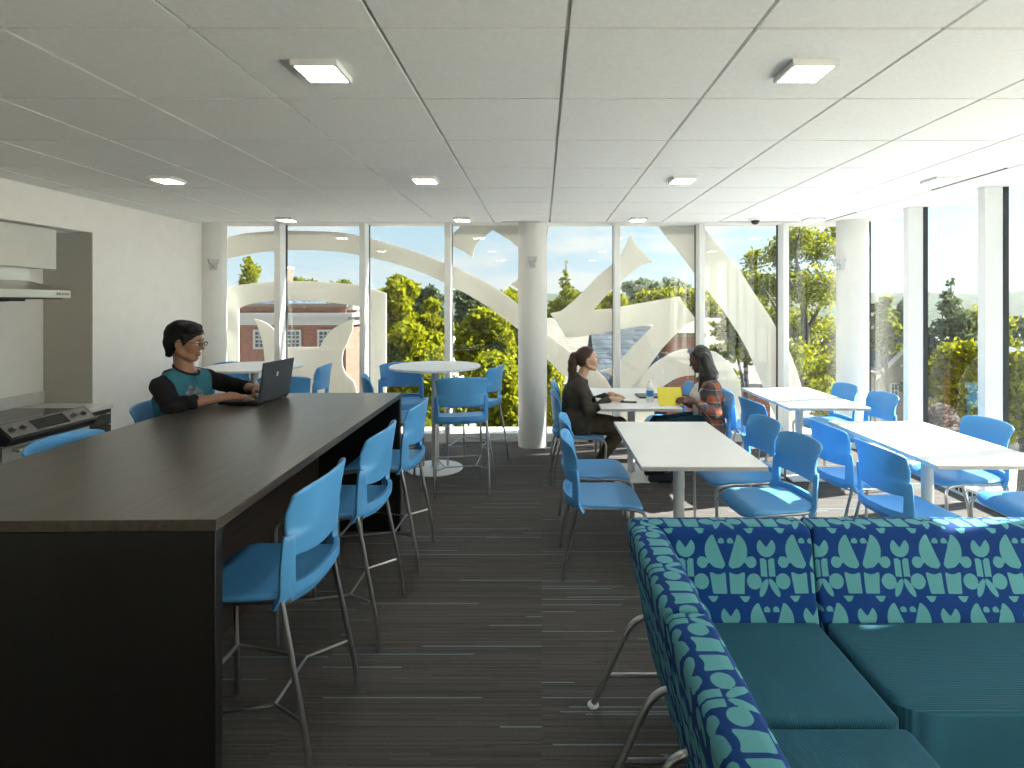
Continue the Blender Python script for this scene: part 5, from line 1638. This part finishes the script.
# seen through the side windows
tree(886, 296, 34, 360, 26, LF_G, 'light green tree through the first side window', 2200, .13, 12, shell=.25)
conifer(951, 279, 88, 390, 32, LF_D, 'dark conifer through the second side window', 9000, .16)
tree(978, 306, 66, 385, 50, LF_G, 'green tree behind the dark conifer through the side windows', 3500, .22)
tree(958, 340, 70, 430, 24, LF_Y, 'yellow-green tree in front of the dark conifer', 5200, .13, 14)
tree(940, 402, 46, 450, 20, LF_P, 'pale blossoming bush below the beige house', 2200, .07, 10, name='flowering_bush', kind='bush', trunk=False)
tree(1018, 316, 44, 350, 60, LF_H, 'hazy far treetop at the right edge of the view', 1500, .35)
tree(1020, 350, 60, 450, 26, LF_Y, 'yellow-green tree at the right edge through the side windows', 4200, .14, 12)
tree(905, 300, 50, 350, 62, LF_H, 'hazy treetop behind the beige house', 1600, .35)

def facade_window(parent, x0, x1, z0, z1, y, nx=3, nz=4):
    f = MB(); t = .07
    f.box(x0 - t, x1 + t, y - .06, y + .02, z0 - t, z0).box(x0 - t, x1 + t, y - .06, y + .02, z1, z1 + t)
    f.box(x0 - t, x0, y - .06, y + .02, z0, z1).box(x1, x1 + t, y - .06, y + .02, z0, z1)
    for i in range(1, nx):
        x = x0 + (x1 - x0) * i / nx; f.box(x - .018, x + .018, y - .05, y, z0, z1)
    for i in range(1, nz):
        z = z0 + (z1 - z0) * i / nz; w = .03 if i * 2 == nz else .018; f.box(x0, x1, y - .05, y, z - w, z + w)
    fo = f.build('window_frame', EXT_WHITE, parent, smooth=False)
    MB().box(x0, x1, y - .015, y + .01, z0, z1).build('window_pane', WINDARK, fo, smooth=False)
# brick building behind the left windows
bb = empty('brick_building', (0, 0, 0))
YB1 = 20.0
q = lambda px, py: PX(px, py, YB1)
xl_, xr_ = -15.0, q(346, 0).x
ztop, zc0, zc1 = q(0, 307).z, q(0, 325).z, q(0, 313.5).z
MB().box(xl_, xr_, YB1, YB1 + 2.6, GZ, ztop).build('wall', BRICK, bb, smooth=False)
MB().box(xl_ - .1, xr_ + .14, YB1 - .16, YB1 + 2.7, zc0, zc1).build('cornice', EXT_WHITE, bb, smooth=False)
MB().box(xl_ - .1, xr_ + .34, YB1 - .34, YB1 + 2.9, zc1 - .12, zc1 + .02).build('cornice_lip', EXT_WHITE, bb, smooth=False)
MB().box(xl_, xr_ + .05, YB1 - .05, YB1 + 2.65, ztop, ztop + .12).build('parapet_cap', SIDING, bb, smooth=False)
MB().box(q(335, 0).x, xr_ + .22, YB1 + .1, YB1 + 1.2, ztop - .1, ztop + .28).build('roof_hatch', EXT_WHITE, bb, smooth=False)
for pa, pb in ((256, 268), (288, 300), (320, 332), (222, 234)):
    facade_window(bb, q(pa, 0).x, q(pb, 0).x, q(0, 347).z, q(0, 331.5).z, YB1 - .02)
    facade_window(bb, q(pa, 0).x, q(pb, 0).x, q(0, 405).z, q(0, 385).z, YB1 - .02)
tag(bb, 'long red brick building with a white cornice and small-paned sash windows', 'building')
# slate-roofed house behind it
sb = empty('slate_roofed_house', (0, 0, 0))
Y2 = 33.0
a = PX(225, 292, Y2); b = PX(290, 286, Y2)
x0, x1 = PX(200, 0, Y2).x, PX(276, 0, Y2).x
ez, rz_ = PX(0, 304, Y2).z, PX(0, 284, Y2).z
MB().box(x0, x1, Y2, Y2 + 7, GZ, ez).build('wall', EXT_WHITE, sb, smooth=False)
MB().prism([(Y2 - .4, ez - .1), (Y2 + 3.5, rz_), (Y2 + 7.4, ez - .1)], 'X', x0 - .3, x1 + .3).build('roof', SLATE, sb, smooth=False)
ch = MB().box(PX(264, 0, Y2).x, PX(273.5, 0, Y2).x, Y2 + 1.5, Y2 + 2.6, ez - .5, PX(0, 267, Y2).z).build('chimney', BRICK, sb, smooth=False)
MB().box(PX(263.3, 0, Y2).x, PX(274.2, 0, Y2).x, Y2 + 1.42, Y2 + 2.68, PX(0, 267, Y2).z, PX(0, 264.5, Y2).z).build('chimney_cap', EXT_WHITE, ch, smooth=False)
tag(sb, 'slate-roofed house with a tall brick chimney behind the brick building', 'building')
# pale shingle roof and blue-grey roof behind the women
def pitched(name, pxa, pxb, ridge_py, eave_py, Ye, Yr, m_roof, m_wall, label):
    h = empty(name, (0, 0, 0))
    e_ = PX(pxa, eave_py, Ye); xa, xb = PX(pxa, 0, Ye).x, PX(pxb, 0, Ye).x
    zr = PX(0, ridge_py, Yr).z
    MB().box(xa + .3, xb - .3, Ye + .4, 2 * Yr - Ye - .4, GZ, e_.z).build('wall', m_wall, h, smooth=False)
    MB().prism([(Ye, e_.z), (Yr, zr), (2 * Yr - Ye, e_.z), (2 * Yr - Ye, e_.z - .15), (Yr, zr - .2), (Ye, e_.z - .15)], 'X', xa, xb).build('roof', m_roof, h, smooth=False)
    tag(h, label, 'building')
    return h
h1 = pitched('shingle_roofed_house', 536, 782, 318, 384, 22, 26, SHINGLE, BRICK, 'broad house with a pale sandy shingle roof behind the women')
h2 = pitched('slate_roofed_house', 598, 668, 326, 392, 15.5, 18.0, SLATE, BRICK, 'lower house with a blue-grey slate roof between the two women')
h3 = empty('brick_building', (0, 0, 0))
pa, pb = PX(667, 337, 18), PX(702, 352, 18)
MB().box(pa.x, pb.x, 18, 21, GZ, pa.z).build('wall', BRICK, h3, smooth=False)
MB().box(pa.x - .1, pb.x + .1, 17.9, 21.1, pa.z, pa.z + .14).build('parapet_cap', SIDING, h3, smooth=False)
tag(h3, 'small flat-topped brick block above the head of the woman in plaid', 'building')
# beige gabled house seen through the side windows
gh = empty('gabled_house', (0, 0, 0))
YG = 38.0
xa, xb = PX(879, 0, YG).x, PX(947, 0, YG).x; ze = PX(0, 371, YG).z; za = PX(0, 336, YG).z; xm = (xa + xb) / 2
MB().prism([(xa, GZ), (xb, GZ), (xb, ze), (xm, za - .1), (xa, ze)], 'Y', YG, YG + 9).build('wall', SIDING, gh, smooth=False)
rf = MB()
for (xe, s) in ((xa - .5, -1), (xb + .5, 1)):
    zz = ze - .45
    rf.prism([(xe, zz), (xm, za), (xm, za + .22), (xe, zz + .22)], 'Y', YG - .5, YG + 9.5)
rf.build('roof', SLATE, gh, smooth=False)
fb2 = MB()
for xe in (xa - .5, xb + .5):
    zz = ze - .45
    fb2.prism([(xe, zz - .12), (xm, za - .12), (xm, za + .24), (xe, zz + .24)], 'Y', YG - .58, YG - .48)
fb2.build('barge_board', EXT_WHITE, gh, smooth=False)
facade_window(gh, PX(891, 0, YG).x, PX(897, 0, YG).x, PX(0, 397, YG).z, PX(0, 384, YG).z, YG - .02, 2, 2)
facade_window(gh, PX(923, 0, YG).x, PX(929, 0, YG).x, PX(0, 395, YG).z, PX(0, 382, YG).z, YG - .02, 2, 2)
facade_window(gh, PX(909, 0, YG).x, PX(914, 0, YG).x, PX(0, 365, YG).z, PX(0, 354, YG).z, YG - .02, 2, 2)
tag(gh, 'beige clapboard house with a white-edged gable through the side windows', 'building')
h4 = pitched('slate_roofed_house', 1002, 1040, 340, 356, 36, 40, SLATE, EXT_WHITE, 'small house roof at the right edge beyond the side windows')
h5 = pitched('white_house', 858, 884, 358, 372, 30, 33, SHINGLE, EXT_WHITE, 'small white house below the light green tree by the corner column')
